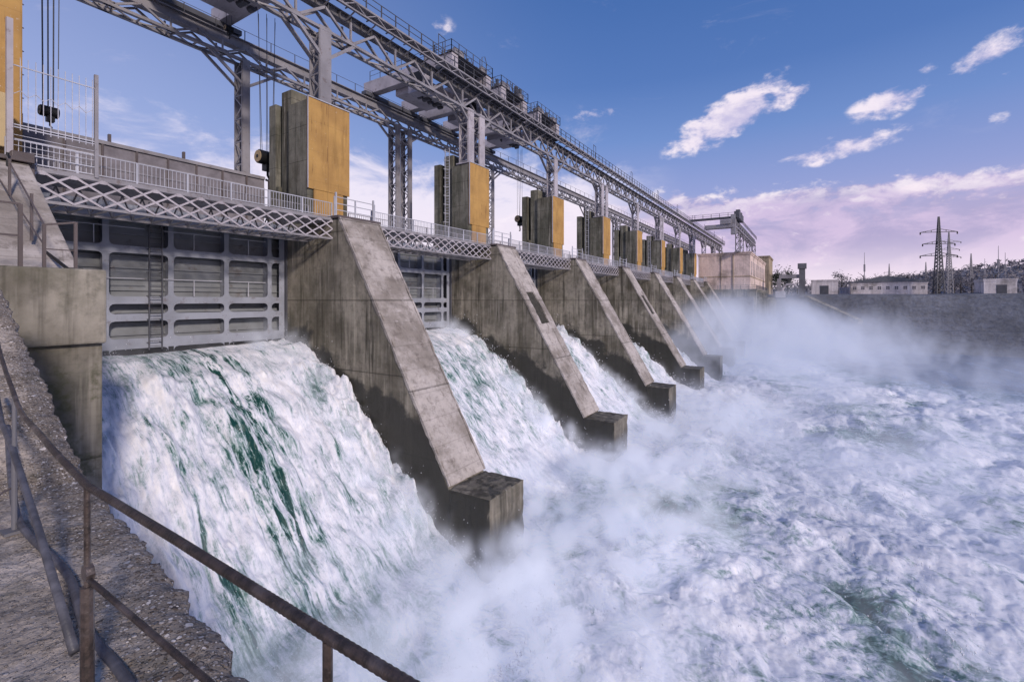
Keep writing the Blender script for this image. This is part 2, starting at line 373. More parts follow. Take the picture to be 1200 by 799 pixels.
def pier_parts(root, notch=False, ladder_on=False, special=False):
    x0, x1 = -HW, HW+(.5 if special else 0)
    if special:
        prof = [(16.9, -16), (16.9, .82), (20.1, .95), (25.6, 5.26), (44, 5.26), (44, -16)]
    else:
        prof = [(13.9, -16.5), (13.9, -10.25), (16.45, -10.25), (16.55, -10.1), (25.6, 5.26), (44, 5.26), (44, -16.5)]
    if special:
        MB().prism_x([(17.06, -16), (17.06, .8), (44, .8), (44, -16)], x0, HW+.1).build('pier_base', M['pier'], root, .05)
        prof = [(19.8, .82), (20.1, .95), (25.6, 5.26), (44, 5.26), (44, .82)]
    MB().prism_x(prof, x0, x1).build('pier_body', M['slope'] if special else M['pier'], root, .05)
    if not special:
        # nose block a little proud of the body
        nb_ = MB().box(x0-.05, x1+.05, 13.75, 16.5, -16.6, -10.12).build('nose_block', M['pier'], root)
        roughen(nb_, .22 if root.location.x < 60 else .6, .045, root.location.x)
        d = np.array((25.6-16.5, 5.3+10.1)); d /= np.linalg.norm(d); nrm = np.array((-d[1], d[0]))*.14
        mb = MB()
        def slab(xa, xb, s0, s1, th=1.):
            p0 = np.array((16.5, -10.1))+d*s0; p1 = np.array((16.5, -10.1))+d*s1
            mb.prism_x([tuple(p0-nrm*.3), tuple(p0+nrm*th), tuple(p1+nrm*th), tuple(p1-nrm*.3)], xa, xb)
        LN = math.hypot(9.1, 15.4)
        e = .05
        if notch:
            slab(x0-e, -.75, 0, LN); slab(.75, x1+e, 0, LN)
            slab(-.75, .75, 0, 9.2, .95); slab(-.75, .75, 12.6, LN, .95)
        else:
            slab(x0-e, x0+.12, 0, LN, 1.15); slab(x0+.12, x1-.12, 0, LN); slab(x1-.12, x1+e, 0, LN, 1.15)
        roughen(mb.build('sloping_face', M['slope'], root), .3 if root.location.x < 60 else .8, .03, root.location.x)
        if notch:
            mb = MB(); p0 = np.array((16.5, -10.1))+d*9.2; p1 = np.array((16.5, -10.1))+d*12.6
            mb.prism_x([tuple(p0-nrm*.29), tuple(p0+nrm*.05), tuple(p1+nrm*.05), tuple(p1-nrm*.29)], -.75, .75)
            mb.build('slot', M['slotc'], root)  # flat dark colour paints in the shade of a deeper slot
    MB().box(x0-.12, x1+.12, 25.45, 28.8, 5.3, 5.46).build('cap_slab', M['rust'], root, .02)
    # tower: front block, taller middle block, slot wall at the back
    mb = MB()
    mb.box(x0+.1, x1+.1, 29.0, 31.2, 5.27, 13.75)
    mb.box(x0+.35, x1-.1, 31.2, 32.4, 5.27, 15.0)
    mb.box(x0+.12, x1-.4, 32.4, 32.75, 5.27, 8.2)
    mb.box(x0+.12, x1-.4, 32.75, 33.6, 5.27, 14.2)
    mb.build('tower', M['tower'], root, .04)
    mb = MB(); mb.prism_x([(28.86, 7.65), (28.86, 13.85), (28.99, 13.85), (28.99, 7.65)], x0+.05, x1+.17)
    mb.build('ochre_front', M['yellow'], root)
    MB().box(x0+.55, x1-.35, 28.9, 28.995, 5.27, 7.64).build('ochre_base', M['yellow'], root)
    mb = MB(); mb.box(x0+.02, x0+.05, 28.8, 28.9, 7.65, 13.87); mb.box(x0+.02, x1+.2, 28.8, 29.05, 13.86, 13.93)
    mb.build('trim', M['rail'], root)
    if ladder_on:
        mb = MB(); ladder(mb, x0-.12, 31.6, 5.4, 15.6, .55, 'y')
        for z in np.arange(8, 15.5, .9): mb.bar((x0-.12, 31.32, z), (x0-.7, 31.6, z), .03); mb.bar((x0-.7, 31.6, z), (x0-.12, 31.88, z), .03)
        mb.build('ladder', M['rail'], root)
plabels = {1: 'nearest full sloping dam pier, with the largest ochre panel, beside the first blue gate',
           2: 'second dam pier, a slot cut in its slope, a ladder on its tower',
           3: 'third sloping dam pier, plain slope, hook block hanging beside its tower',
           4: 'fourth sloping dam pier with slotted slope and ladder on its tower',
           5: 'fifth sloping dam pier from the near bank, plain slope above misty water',
           6: 'sixth sloping dam pier from the near bank, nose lost in mist',
           7: 'seventh sloping dam pier from the near bank, second from the pink building',
           8: 'last dam pier, standing against the pink powerhouse'}
for i in range(1, 9):
    r = empty('dam_pier', (xc(i), 0, 0), plabels[i], 'dam pier', 'sloping concrete piers of the dam')
    pier_parts(r, notch=(i in (2, 4)), ladder_on=(i in (2, 4, 6)))
r = empty('abutment_pier', (xc(0), 0, 0), 'half visible concrete abutment with ochre tower at the left edge of the picture', 'dam pier')
pier_parts(r, special=True)

# dam body under the gates (spillway sill) and back wall
mb = MB()
for i in range(0, 8):
    pass
mb.prism_x([(14.5, -17), (17.5, -15.6), (21, -12.2), (24.5, -8.9), (28.5, -6.0), (31.0, -4.7), (33, -4.2), (44, -4.2), (44, -17)], xc(0)-HW, xc(8)+HW)
tag(mb.build('spillway_wall', M['abut']), 'concrete spillway apron under the rushing water between the piers', 'spillway', kind='structure')

# ------------------------------------------------------------------ gates
def gate(i, drop=-2.65):
    a, b = xc(i)+HW, xc(i+1)-HW
    root = empty('sluice_gate', (a, 31.4, drop), glabels[i], 'sluice gate', 'blue grey steel sluice gates between the piers')
    W = b-a; H = 7.9
    # local coordinates: x along, y depth (front = negative), z up from lip
    mb = MB(); mb.box(.02, W-.02, .75, .85, .25, H); 
    mb.build('skin_plate', M['skin'], root)
    mb = MB()
    for z in np.arange(.75, H, .62): mb.bar((.05, .7, z), (W-.05, .7, z), .12, .09)
    mb.build('stiffeners', M['skin'], root)
    posts = [4.6-3.0, 4.6, 7.6, 10.6, 13.4]
    px_ = [x for x in (1.65, 4.62, 7.63, 10.72, 13.55)]
    for x in px_:
        m_ = MB(); m_.box(x-.14, x+.14, -.03, 0.0, .0, H); m_.box(x-.03, x+.03, 0, .74, .15, H); m_.build('post', M['gate'], root)
    # horizontal girders: flange + web
    for z, hh in ((.28, .28), (1.72, .2), (2.66, .2), (5.42, .2), (7.65, .22)):
        m_ = MB(); m_.box(.02, W-.12, -.05, -.032, z-hh, z+hh); m_.box(.05, W-.05, -.03, .74, z-.03, z+.03)
        # corner gussets
        for x in px_:
            for sx in (-1, 1):
                for sz in (-1, 1):
                    g = .26; cx, cz = x+sx*.14, z+sz*hh
                    P = [(cx, cz), (cx+sx*g, cz), (cx+sx*g*.45, cz+sz*g*.13), (cx+sx*g*.13, cz+sz*g*.45), (cx, cz+sz*g)]
                    bq = len(m_.v); m_.v += [(p[0], -.046, p[1]) for p in P]; m_.f.append(tuple(range(bq, bq+5)))
        m_.build('girder', M['gate'], root)
    m_ = MB(); m_.box(.04, W-.04, .0, .8, -.35, .1); m_.build('lip_seal', M['black'], root)
    for x in (.25, W-.25): MB().box(x-.22, x+.22, -.042, -.0, .1, H).build('end_plate', M['gate'], root)
    m_ = MB(); ladder(m_, 6.75, -.35, -.1, H+.2, .62); 
    for z in np.arange(.3, H, 1.3): m_.bar((6.45, -.35, z), (6.45, 0, z), .04); m_.bar((7.05, -.35, z), (7.05, 0, z), .04)
    m_.build('ladder', M['steel_dark'], root)
    m_ = MB()
    for z0, zt in ((2.88, 3.85), (5.65, 6.6)):
        for x0, x1 in ((1.9, 6.3), (7.2, 10.4), (10.9, 13.2)):
            m_.bar((x0, -.12, zt), (x1, -.12, zt), .035); m_.bar(((x0+x1)/2, -.12, z0), ((x0+x1)/2, -.12, zt), .04)
    m_.build('handrail', M['rail'], root)
    m_ = MB(); m_.box(W-.09, W-.004, -.3, .9, -.8, H+1); m_.bar((W-.04, -.22, -.5), (W-.04, -.22, H+1), .1, .16); m_.build('guide_rail', M['steel_dark'], root)
    return root
glabels = {0: 'nearest blue grey sluice gate with ladder, water pouring out under it', 1: 'second sluice gate, seen between the first and second piers',
           2: 'third sluice gate, seen in the gap behind the second pier', 3: 'fourth sluice gate, almost hidden behind the third pier', 4: 'fifth sluice gate, almost hidden behind the fourth pier',
           5: 'sixth sluice gate, a dark sliver behind the fifth pier', 6: 'seventh sluice gate, a dark sliver behind the sixth pier', 7: 'last sluice gate beside the final pier'}
for i in range(0, 8): gate(i)

# ------------------------------------------------------------------ walkway spans
wl = {0: 'lattice sided walkway bridge over the nearest gate', 1: 'lattice walkway bridge between the first and second piers', 2: 'lattice walkway bridge between the second and third piers',
      3: 'lattice walkway bridge between the third and fourth piers', 4: 'lattice walkway bridge between the fourth and fifth piers', 5: 'lattice walkway bridge between the fifth and sixth piers',
      6: 'lattice walkway bridge between the sixth and seventh piers', 7: 'last lattice walkway bridge, ending at the pink building'}
for i in range(0, 8):
    a, b = xc(i)+HW, xc(i+1)-HW; W = b-a
    root = empty('walkway_bridge', (a, 26.3, 4.0), wl[i], 'footbridge', 'lattice walkway bridges along the dam')
    MB().box(0, W, -.05, 2.6, 1.14, 1.32).build('deck', M['steel'], root)
    mb = MB()
    for y in (0, 2.5):
        mb.box(0, W, y-.07, y+.07, 1.2, 1.34) if y else mb.box(0, W, -.10, -.052, 1.17, 1.36)
        mb.box(0, W, y-.08, y+.08, -.06, .06)
    n = 18
    for k in range(n):
        mb.bar((W*k/n, 2.5, .03), (W*(k+.5)/n, 2.5, 1.15), .06); mb.bar((W*(k+1)/n, 2.5, .03), (W*(k+.5)/n, 2.5, 1.15), .06)
        mb.bar((W*k/n, 0, 0), (W*k/n, 2.5, 0), .07); mb.bar((W*k/n, 0, 0), (W*(k+1)/n, 2.5, 0), .05)
    mb.build('chords', M['steel'], root)
    mb = MB(); n = 15
    p = W/n
    for k in range(-1, n+1):
        for s, y in ((1, -.09), (-1, -.115)):
            xa, xb = k*p*1.0, (k+2)*p*1.0
            za, zb = (0.02, 1.2) if s == 1 else (1.2, 0.02)
            # clip to the span
            def at(x): return za+(zb-za)*(x-xa)/(xb-xa)
            u0, u1 = max(xa, 0), min(xb, W)
            if u1-u0 > .05: mb.bar((u0, y, at(u0)), (u1, y, at(u1)), .022, .085, up=(0, 0, 1))
        if 0 <= k+1 <= n: mb.box(max(0, (k+1)*p-.11), min(W, (k+1)*p+.11), -.13, -.08, 1.06, 1.17)
    mb.build('lattice', M['steel_light'], root)
    mb = MB(); railing(mb, (0, 0, 1.33), (W, 0, 1.33), 1.0, 2.1, .17, .045); mb.build('railing', M['rail'], root)
    mb = MB(); railing(mb, (0, 2.45, 1.33), (W, 2.45, 1.33), 1.1, 2.1, .2, .045); mb.build('railing', M['steel'], root)
for i in range(1, 9):
    mb = MB(); a, b = xc(i)-HW, xc(i)+HW
    railing(mb, (a, 26.0, 5.46), (b, 26.0, 5.46), 1.25, 1.6, 0, .045, 3)
    for x in (a+.1, b-.1): mb.bar((x, 26.0, 5.46), (x, 26.0, 7.0), .1)
    tag(mb.build('guard_rail', M['rail']), 'pale guard rail on the cap of the %s dam pier' % ORD[i], 'railing', 'guard rails on the pier caps')
# road deck and bridges behind
mb = MB(); mb.box(xc(0)-12, xc(8)+60, 35.5, 43.9, 4.7, 5.2)
tag(mb.build('road', M['wall']), 'service road along the dam crest behind the towers', 'road', kind='structure')
for i in range(0, 8):
    a, b = xc(i)+HW, xc(i+1)-HW
    if i == 0: continue
    mb = MB(); railing(mb, (a, 35.6, 5.2), (b, 35.6, 5.2), 1.6, 2.4, .22, .06, 2)
    mb.bar((a, 35.6, 6.3), (b, 35.6, 6.3), .1)
    tag(mb.build('crest_railing', M['steel']), 'crest railing behind the walkway in the %s gap between towers' % ORD[i+1], 'railing', 'crest railings between the towers')
# wall of steel panels over the first bay
a, b = xc(0)+HW, xc(1)-HW
root = empty('panel_barrier', (a, 34, 5.2), 'long grey panelled barrier with rusty posts behind the nearest walkway', 'barrier')
mb = MB(); mb.box(-6, b-a, 0, .12, .2, 3.65); mb.build('panels', flat('panel_grey', (.23, .215, .24), .8, .35, 1.2), root)
mb = MB(); mb.box(-6, b-a, -.12, .22, 3.65, 3.85)
for z in (1.35, 2.35, 3.0): mb.box(-6, b-a, -.05, -.003, z-.04, z+.04)
mb.build('cap_rail', M['steel'], root)
mb = MB()
for k in range(-2, 10):
    x = .4+k*1.62; mb.box(x-.05, x+.05, -.12, -.052, .2, 3.64)
for x in (2.0, 5.6, 9.4): mb.box(x-.06, x+.06, -.1, .1, 3.85, 4.3)
mb.build('posts', M['rust'], root)
# beam bridging under barrier, filling behind the gate
mb = MB(); mb.box(a, b, 32.5, 33.6, 3.9, 5.1); mb.box(a, b, 30.2, 30.9, 4.2, 5.0); mb.bar((a, 30.5, 4.6), (b, 30.5, 4.6), .3)
tag(mb.build('gate_beam', M['gate']), 'blue grey hoisting beam under the deck above the nearest gate', 'beam')

# tall picket fence by the abutment
root = empty('picket_fence', (5.1, 26.2, 5.3), 'tall steel picket fence with zigzag bars above the near abutment', 'fence')
W = 7.75-5.1
mb = MB()
for k in range(0, 12):
    x = .1+k*W/12; mb.bar((x, 0, 1.35), (x, 0, 4.2), .022)
for z in (1.55, 1.45, 3.85, .45): mb.bar((0, 0, z), (W, 0, z), .04)
for k in range(0, 11):
    x = .1+k*W/12; mb.bar((x, -.02, 2.7+.2*(k % 2)), (x+W/12, -.02, 2.7+.2*((k+1) % 2)), .02)
for z in (.75, .95, 1.15): mb.bar((0, 0, z), (W, 0, z), .02)
mb.build('pickets', M['rail'], root)
MB().bar((W, 0, 0), (W, 0, 4.45), .13).build('post', M['steel'], root)
MB().bar((.02, 0, 0), (.02, 0, 5.6), .18).build('post', M['steel_light'], root)

# ------------------------------------------------------------------ crane runway
def column(name, x, y, z0, z1, lab, grp, m, wx=.85, wy=1.0):
    root = empty(name, (x, y, z0), lab, 'steel column', grp); H = z1-z0
    for s in (-1, 1):
        mb = MB(); yy = s*wy/2
        mb.box(-wx/2, wx/2, yy-.03, yy+.03, 0, H)
        for q in (-1, 1): mb.box(q*wx/2-.04, q*wx/2+.04, yy-.12 if s > 0 else yy+.031, yy-.031 if s > 0 else yy+.12, 0, H)
        mb.build('flange', m, root)
    mb = MB(); z = .3; k = 0; p = .95
    while z+p < H:
        for q in (-1, 1):
            sgn = 1 if k % 2 else -1
            mb.bar((q*wx/2, -sgn*(wy/2-.1), z), (q*wx/2, sgn*(wy/2-.1), z+p), .07, .1)
            if k % 2 == 0: mb.bar((q*wx/2, -(wy/2-.1), z), (q*wx/2, wy/2-.1, z), .05, .1)
        z += p; k += 1
    mb.build('lacing', M['steel'], root)
    MB().box(-wx/2-.25, wx/2+.25, -wy/2-.2, wy/2+.2, 0, .12).build('base_plate', m, root)
    return root
twin = lambda i: i % 2 == 0
LF, LB = 29.75, 40.1
for i in range(0, 12):
    zt = 19.4
    offs = (-.95, .95) if twin(i) else (0,)
    for q, dx_ in enumerate(offs):
        side = '' if len(offs) == 1 else (', nearer twin' if q == 0 else ', farther twin')
        place = ('on the ochre tower of the %s pier' % ORD[i] if i else 'above the near abutment') if i <= 8 else 'number %d past the last tower' % (i-8)
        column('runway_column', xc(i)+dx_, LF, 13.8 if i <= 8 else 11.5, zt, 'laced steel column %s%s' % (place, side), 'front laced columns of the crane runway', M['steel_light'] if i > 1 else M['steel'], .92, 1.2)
        pl = ('behind the tower of the %s pier' % ORD[i] if i else 'behind the near abutment') if i <= 8 else 'number %d past the last tower' % (i-8)
        column('rear_runway_column', xc(i)+dx_, LB, 5.2, 19.9, 'tall rear laced column %s%s' % (pl, side), 'rear laced columns of the crane runway', M['steel'], .6, 1.25)
def truss(mb, xa, xb, ys, zb, zt, n, w=.17, knee=1.9, kneex=2.6):
    p = (xb-xa)/n
    for y in ys:
        mb.bar((xa, y, zb), (xb, y, zb), .28, .2)
        for k in range(n):
            xl = xa+(k+.5)*p
            mb.bar((xl, y, zb), (xl-p/2, y, zt), w); mb.bar((xl, y, zb), (xl+p/2, y, zt), w)
            mb.bar((xl, y, zb), (xl, y, zt), w*.8)
            mb.box(xl-.3, xl+.3, y-.02-.05, y+.02+.05, zb-.1, zb+.28)
        mb.bar((xa+.3, y, zb-knee), (xa+kneex, y, zb), w*1.3); mb.bar((xb-.3, y, zb-knee), (xb-kneex, y, zb), w*1.3)
    y0, y1 = ys
    for k in range(2*n+1):
        x = xa+k*p/2
        mb.bar((x, y0, zb), (x, y1, zb), w*.7)
        if k < 2*n: mb.bar((x, y0 if k % 2 else y1, zb), (x+p/2, y1 if k % 2 else y0, zb), w*.6)
span = lambda i: ('between the %s and %s piers' % (ORD[i], ORD[i+1])) if 1 <= i < 8 else ('above the nearest gate' if i == 0 else ('number %d past the last pier' % (i-7)))
for i in range(0, 11):
    xa, xb = xc(i), xc(i+1)
    root = empty('runway_girder', (xa, LF, 0), 'front truss girder of the crane runway %s' % span(i), 'truss girder', 'front girders of the crane runway'); L = xb-xa
    mb = MB(); truss(mb, 0, L, (-.5, .5), 19.2, 20.85, 4); mb.build('truss', M['steel'], root)
    mb = MB(); mb.box(0.01, L-.01, -.28, .28, 20.85, 20.9); mb.box(0.01, L-.01, -.03, .03, 20.9, 21.5); mb.box(0.01, L-.01, -.28, .28, 21.5, 21.56); mb.box(.01, L-.01, -.05, .05, 21.56, 21.68)
    for k in range(18): mb.box(k+.48, k+.52, -.26, .26, 20.9, 21.5)
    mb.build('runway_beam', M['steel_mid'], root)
    mb = MB(); yf = -1.35
    mb.bar((0, yf, 21.35), (L, yf, 21.35), .1); mb.bar((0, yf, 21.95), (L, yf, 21.95), .14); mb.bar((0, yf+.9, 21.95), (L, yf+.9, 21.95), .1)
    n = 18
    for k in range(n):
        x0_, x1_ = L*k/n, L*(k+1)/n; z0_, z1_ = (21.37, 21.93) if k % 2 else (21.93, 21.37)
        mb.bar((x0_, yf, z0_), (x1_, yf, z1_), .07); 
        if k % 2 == 0: mb.bar((x0_, yf, 21.35), (x0_, -.25, 20.95), .08); mb.bar((x0_, yf, 21.9), (x0_, -.2, 21.9), .08)
    mb.box(0, L, yf+.05, -.35, 22.03, 22.07)
    mb.build('catwalk', M['steel'], root)
    mb = MB(); railing(mb, (0, yf, 22.0), (L, yf, 22.0), 1.0, 1.5, 0, .045, 2)
    mb.build('railing', M['steel_dark'], root)
    mb = MB()
    x = L*.62; mb.bar((x, yf-.05, 22), (x, yf-.05, 24.0), .05); mb.bar((x+.9, yf-.05, 22), (x+.9, yf-.05, 23.9), .05); mb.bar((x, yf-.05, 24), (x+.9, yf-.05, 23.9), .05)
    mb.build('catwalk_gate_frame', M['steel_dark'], root)
    root = empty('rear_runway_girder', (xa, LB, 0), 'rear truss girder of the crane runway %s' % span(i), 'truss girder', 'rear girders of the crane runway')
    mb = MB(); truss(mb, 0, L, (-.5, .5), 19.75, 20.75, 5, .14, 1.9, 2.9); mb.build('truss', M['steel'], root)
    mb = MB(); mb.box(0.01, L-.01, -.35, .35, 20.75, 20.8); mb.box(0.01, L-.01, -.12, .12, 20.8, 21.5); mb.box(0.01, L-.01, -.4, .4, 21.5, 21.56); mb.box(.01, L-.01, -.05, .05, 21.56, 21.68)
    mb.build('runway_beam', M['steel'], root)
    mb = MB(); railing(mb, (0, -.42, 21.56), (L, -.42, 21.56), .75, 2.2, 0, .03, 1); mb.build('railing', M['steel_dark'], root)

# cranes on the runway ------------------------------------------------
def crane(x, w, lab, drop=0, hoist=True):
    root = empty('travelling_crane', (x, 0, 21.68), lab, 'crane', 'travelling cranes on the runway')
    for q in (-1, 1):
        mb = MB(); mb.box(q*w/2-.45, q*w/2+.45, LF-1.0, LB+1.0, .55, 1.9); mb.build('bridge_beam', M['steel_light'], root, .03)
    for y in (LF, LB):
        mb = MB(); mb.box(-w/2-1.3, w/2+1.3, y-.35, y+.35, .15, .54)
        mb.build('end_carriage', M['steel_dark'], root)
        mb = MB()
        for k in (-w/2-.9, -w/2+.5, w/2-.5, w/2+.9): mb.tube([(k, y-.1, .28), (k, y+.1, .28)], .3, 14)
        mb.build('wheels', M['steel_dark'], root)
    mb = MB(); mb.box(-w/2-.4, w/2+.4, LF+1.2, LF+4.2, 1.92, 2.1); mb.box(-w/2+.8, w/2-1.2, LF+1.8, LF+3.4, 2.1, 2.6)
    mb.box(-w/2+.9, -w/2+1.9, LF-.6, LF+.6, 1.92, 2.5); mb.build('trolley', M['steel'], root, .03)
    for k, (u, v, s_) in enumerate(((-.35, -.6, .5), (.2, .1, .42), (.38, -.7, .36), (-.05, .8, .5), (-.45, 2.3, .5), (.3, 2.6, .55))):
        mb = MB(); mb.tube([(u*w-s_, LF+v, 2.3+s_*.4), (u*w+s_*.7, LF+v, 2.3+s_*.4)], s_*.6, 14)
        mb.box(u*w-s_*1.4, u*w+s_*1.4, LF+v-s_*.5, LF+v+s_*.5, 1.95, 2.5)
        mb.build('winch', M['redbrown'] if k % 2 else M['steel'], root)
    rc = random.Random(int(x)); mb = MB()
    for k in range(26):
        u = rc.uniform(-w/2, w/2); v = LF+rc.uniform(-.9, 4) if k % 2 else LF+.2; h = rc.uniform(.3, 1.5); s_ = rc.uniform(.08, .3)
        mb.box(u-s_, u+s_, v-s_, v+s_, 1.95, 1.95+h) if k % 3 else mb.tube([(u, v, 1.95), (u, v, 1.95+h+.5), (u+.5, v, 2.2+h+.5), (u+.9, v, 1.95+h)], .04, 6)
    mb.build('pipework', M['steel_dark'], root)
    mb = MB()
    for y in (LF-1.05, LF+1.1): railing(mb, (-w/2-.6, y, 1.92), (w/2+.6, y, 1.92), 1.1, 1.1, 0, .035, 2)
    railing(mb, (w/2+.6, LF-1.05, 1.92), (w/2+.6, LF+1.1, 1.92), 1.1, 1.1, 0, .035, 2); railing(mb, (-w/2-.6, LF-1.05, 1.92), (-w/2-.6, LF+1.1, 1.92), 1.1, 1.1, 0, .035, 2)
    railing(mb, (-w/2-.45, LF+1, 1.9), (-w/2-.45, LB, 1.9), 1.0, 1.5, 0, .03, 2); railing(mb, (w/2+.45, LF+1, 1.9), (w/2+.45, LB, 1.9), 1.0, 1.5, 0, .03, 2)
    mb.box(-w/2-.6, w/2+.6, LF-1.1, LF+1.15, 1.91, 1.94)
    mb.build('railing', M['steel_dark'], root)
    # underslung box and cabin
    mb = MB(); mb.box(-w/2+.46, w/2-.46, 33.2, 37.2, -.1, .9); mb.build('hoist_frame', M['steel_light'], root, .04)
    mb = MB(); mb.box(-w/2-1.6, -w/2-.48, LF+1.4, LF+3.6, -1.5, .9); mb.build('cab', flat('cab_grey', (.42, .4, .46), .6), root, .06)
    mb = MB(); mb.box(-w/2-1.62, -w/2-1.602, LF+1.6, LF+3.4, -.7, .4); mb.build('cab_window', M['black'], root)
    mb = MB()
    for k in range(6): mb.tube([(-w/2+1+k*w/7, 34.2+.5*(k % 2), -.12), (-w/2+1+k*w/7, 35.2, -.12)], .28, 10)
    mb.build('sheaves', M['steel_dark'], root)
    return root
crane(17.2, 5.4, 'travelling crane seen from below above the nearest gate')
crane(38.2, 5.6, 'travelling crane with rusty winches over the second pier')
crane(46.2, 4.6, 'travelling crane parked between two others over the second gap')
crane(54.6, 5.0, 'travelling crane with a hanging hook just before the third pier')
def hook(name, x, y, z, lab, ztop, n=6, s=1.):
    root = empty(name, (x, y, z), lab, 'hook block', 'hook blocks hanging from the cranes')
    MB().tube([(-.75*s, 0, 0), (-.7*s, 0, 0), (.55*s, 0, 0), (.6*s, 0, 0)], [.46*s, .52*s, .52*s, .46*s], 22).build('sheave_drum', M['black'], root)
    mb = MB().tube([(-.80*s, 0, 0), (-.752*s, 0, 0)], .44*s, 22); mb.build('drum_end', M['tan'], root)
    MB().tube([(-.83*s, 0, 0), (-.802*s, 0, 0)], .13*s, 12).build('axle', M['black'], root)
    mb = MB(); mb.box(-.28*s, .28*s, -.3*s, .3*s, -.95*s, -.45*s); mb.tube([(0, 0, -.9*s), (0, 0, -1.3*s), (.12*s, 0, -1.5*s), (.05*s, 0, -1.7*s), (-.15*s, 0, -1.65*s)], .09*s, 8)
    mb.build('hook', M['black'], root)
    mb = MB()
    for k in range(n):
        u = (-.6+1.1*k/(n-1))*s
        mb.tube([(u, .3*s*(1 if k % 2 else -1), .2), (u*1.5, .25*(1 if k % 2 else -1), ztop-z)], .022, 5)
    mb.build('cables', M['steel_dark'], root)
hook('hook_block', 20.6, 35, 10.8, 'black hook block with tan drum end hanging left of the first ochre tower', 21.6)
hook('hook_block', 57.6, 35, 11.5, 'black hook block with tan drum end hanging left of the third tower', 21.6, 4, .95)
hook('hook_block', 8.2, 34.2, 10.0, 'dark hook block on long cables behind the picket fence', 36, 7, .55)
hook('small_hook', 19.0, 37.4, 20.6, 'small crane hook dangling under the nearest crane', 22.0, 2, .42)
mb = MB()   # caged ladder with cables at the left edge
for x, y in ((6.15, 31), (6.15, 31.7)): mb.tube([(x, y, 9), (x, y, 34)], .03, 5)
for z in np.arange(9.5, 33, 1.1):
    mb.bar((6.15, 31, z), (6.15, 31.7, z), .04); mb.bar((6.15, 31, z), (6.6, 31.35, z), .03); mb.bar((6.6, 31.35, z), (6.15, 31.7, z), .03)
tag(mb.build('caged_ladder', M['steel']), 'thin caged ladder rising beside the leftmost ochre tower', 'ladder')
# extra tall ochre panel of the abutment tower reaching out of the picture
mb = MB(); mb.box(1.5, 5.98, 28.6, 28.84, 5.6, 32); mb.box(1.5, 5.8, 28.84, 33, 14.3, 32); tag(mb.build('hoist_tower', M['yellow']), 'ochre hoist tower rising out of the picture at the left edge', 'tower')
mb = MB(); mb.box(3.4, 5.36, 26.9, 27.6, 6.05, 8.2); o = mb.build('cabinet', flat('cream_paint', (.52, .40, .22), .6, .1), None, .04); tag(o, 'cream metal cabinet at the left edge, in front of the ochre tower', 'cabinet')

# ------------------------------------------------------------------ abutment block with old railings
mb = MB(); mb.box(-4, 5.2, 16.75, 19.5, -1.2, .86); o = mb.build('abutment_block', M['block'], None, .06)
tag(o, 'large weathered concrete block under the near end of the walkway', 'block')
mb = MB(); mb.prism_x([(17.0, -16), (17.0, -1.22), (44, -1.22), (44, -16)], -30, 5.16)
tag(mb.build('abutment_wall', M['abut']), 'dark mossy concrete wall below the weathered block', 'wall')
mb = MB(); mb.prism_x([(19.55, -1.2), (19.55, .9), (25.7, 5.28), (44, 5.28), (44, -1.2)], -30, xc(0)-HW-.01)
tag(mb.build('abutment_slope', M['slope']), 'sloping concrete abutment behind the block at the left edge', 'abutment')
mb = MB(); mb.box(-30, xc(0)-HW-.02, 29.1, 43.9, 5.3, 12); tag(mb.build('abutment_house', M['tower']), 'concrete gatehouse wall out at the left end of the dam', 'building')
mb = MB()
railing(mb, (-3, 17.4, .86), (3.6, 17.4, .86), 1.65, 2.2, 0, .05, 2)
tag(mb.build('rusty_railing', M['rust']), 'rusty two bar railing on top of the concrete block', 'railing')
mb = MB()
for x, h in ((4.1, 1.2), (4.75, 1.35)): mb.bar((x, 17.6, .86), (x, 17.6, .86+h), .07)
mb.bar((4.1, 17.6, 2.05), (4.75, 17.6, 2.2), .05); mb.bar((4.1, 17.6, 1.4), (4.75, 17.6, 1.4), .03)
mb.bar((4.1, 17.6, 2.05), (4.7, 24.5, 5.2), .035); mb.bar((4.1, 17.6, 1.5), (4.5, 24.5, 4.4), .03)
mb.bar((4.6, 21, 1.9), (4.6, 21, 3.4), .07); mb.bar((4.6, 23.5, 3.6), (4.6, 23.5, 4.9), .07)
tag(mb.build('stair_railing', M['rust']), 'pale steel stair railing climbing from the block to the walkway', 'railing')
mb = MB(); mb.tube([(4.9, 25.3, 5.5), (4.88, 25.2, 4.3), (4.95, 24.6, 3.2), (4.9, 22, 1.9), (4.95, 19.0, .95), (5.0, 18, .9)], .05, 6)
tag(mb.build('cable', M['black']), 'black cable sagging down the abutment slope', 'cable')
mb = MB(); mb.box(5.1, 5.75, 25.8, 26.2, 4.85, 5.75); tag(mb.build('junction_box', M['rust'], None, .03), 'rusty steel box at the end of the walkway by the abutment', 'box')

# ------------------------------------------------------------------ near platform (viewer stands here)
def plat_edge(L):
    if L < 5.5: return 1.13+.129*(L-1.97)
    return 1.585+.05*(L-5.5)
def plat_z(L):
    return -1.6+max(0, L-5.5)*.43
mb = MB()
NL, NX = 700, 150
Ls = np.linspace(-3, 12, NL)
us = np.concatenate([np.linspace(0, .72, 50), np.linspace(.725, 1, NX-50)])
V = []
for L in Ls:
    xe = plat_edge(L); 
    xe += .055*float(pn(L*1.7, 3.3))+.035*float(pn(L*6, 8.3))+.022*float(pn(L*19, 1.3))+.008*float(pn(L*43, 2.3))
    for u in us: V.append((-3+(xe+3)*u, L, plat_z(L)))
V = np.array(V)
hn = .035*fbm(V[:, 0]*.9, V[:, 1]*.9, 0, 3)+.010*fbm(V[:, 0]*9, V[:, 1]*9, 2, 4)+.006*np.abs(fbm(V[:, 0]*34, V[:, 1]*34, 5, 2))
uu = np.tile(us, NL)
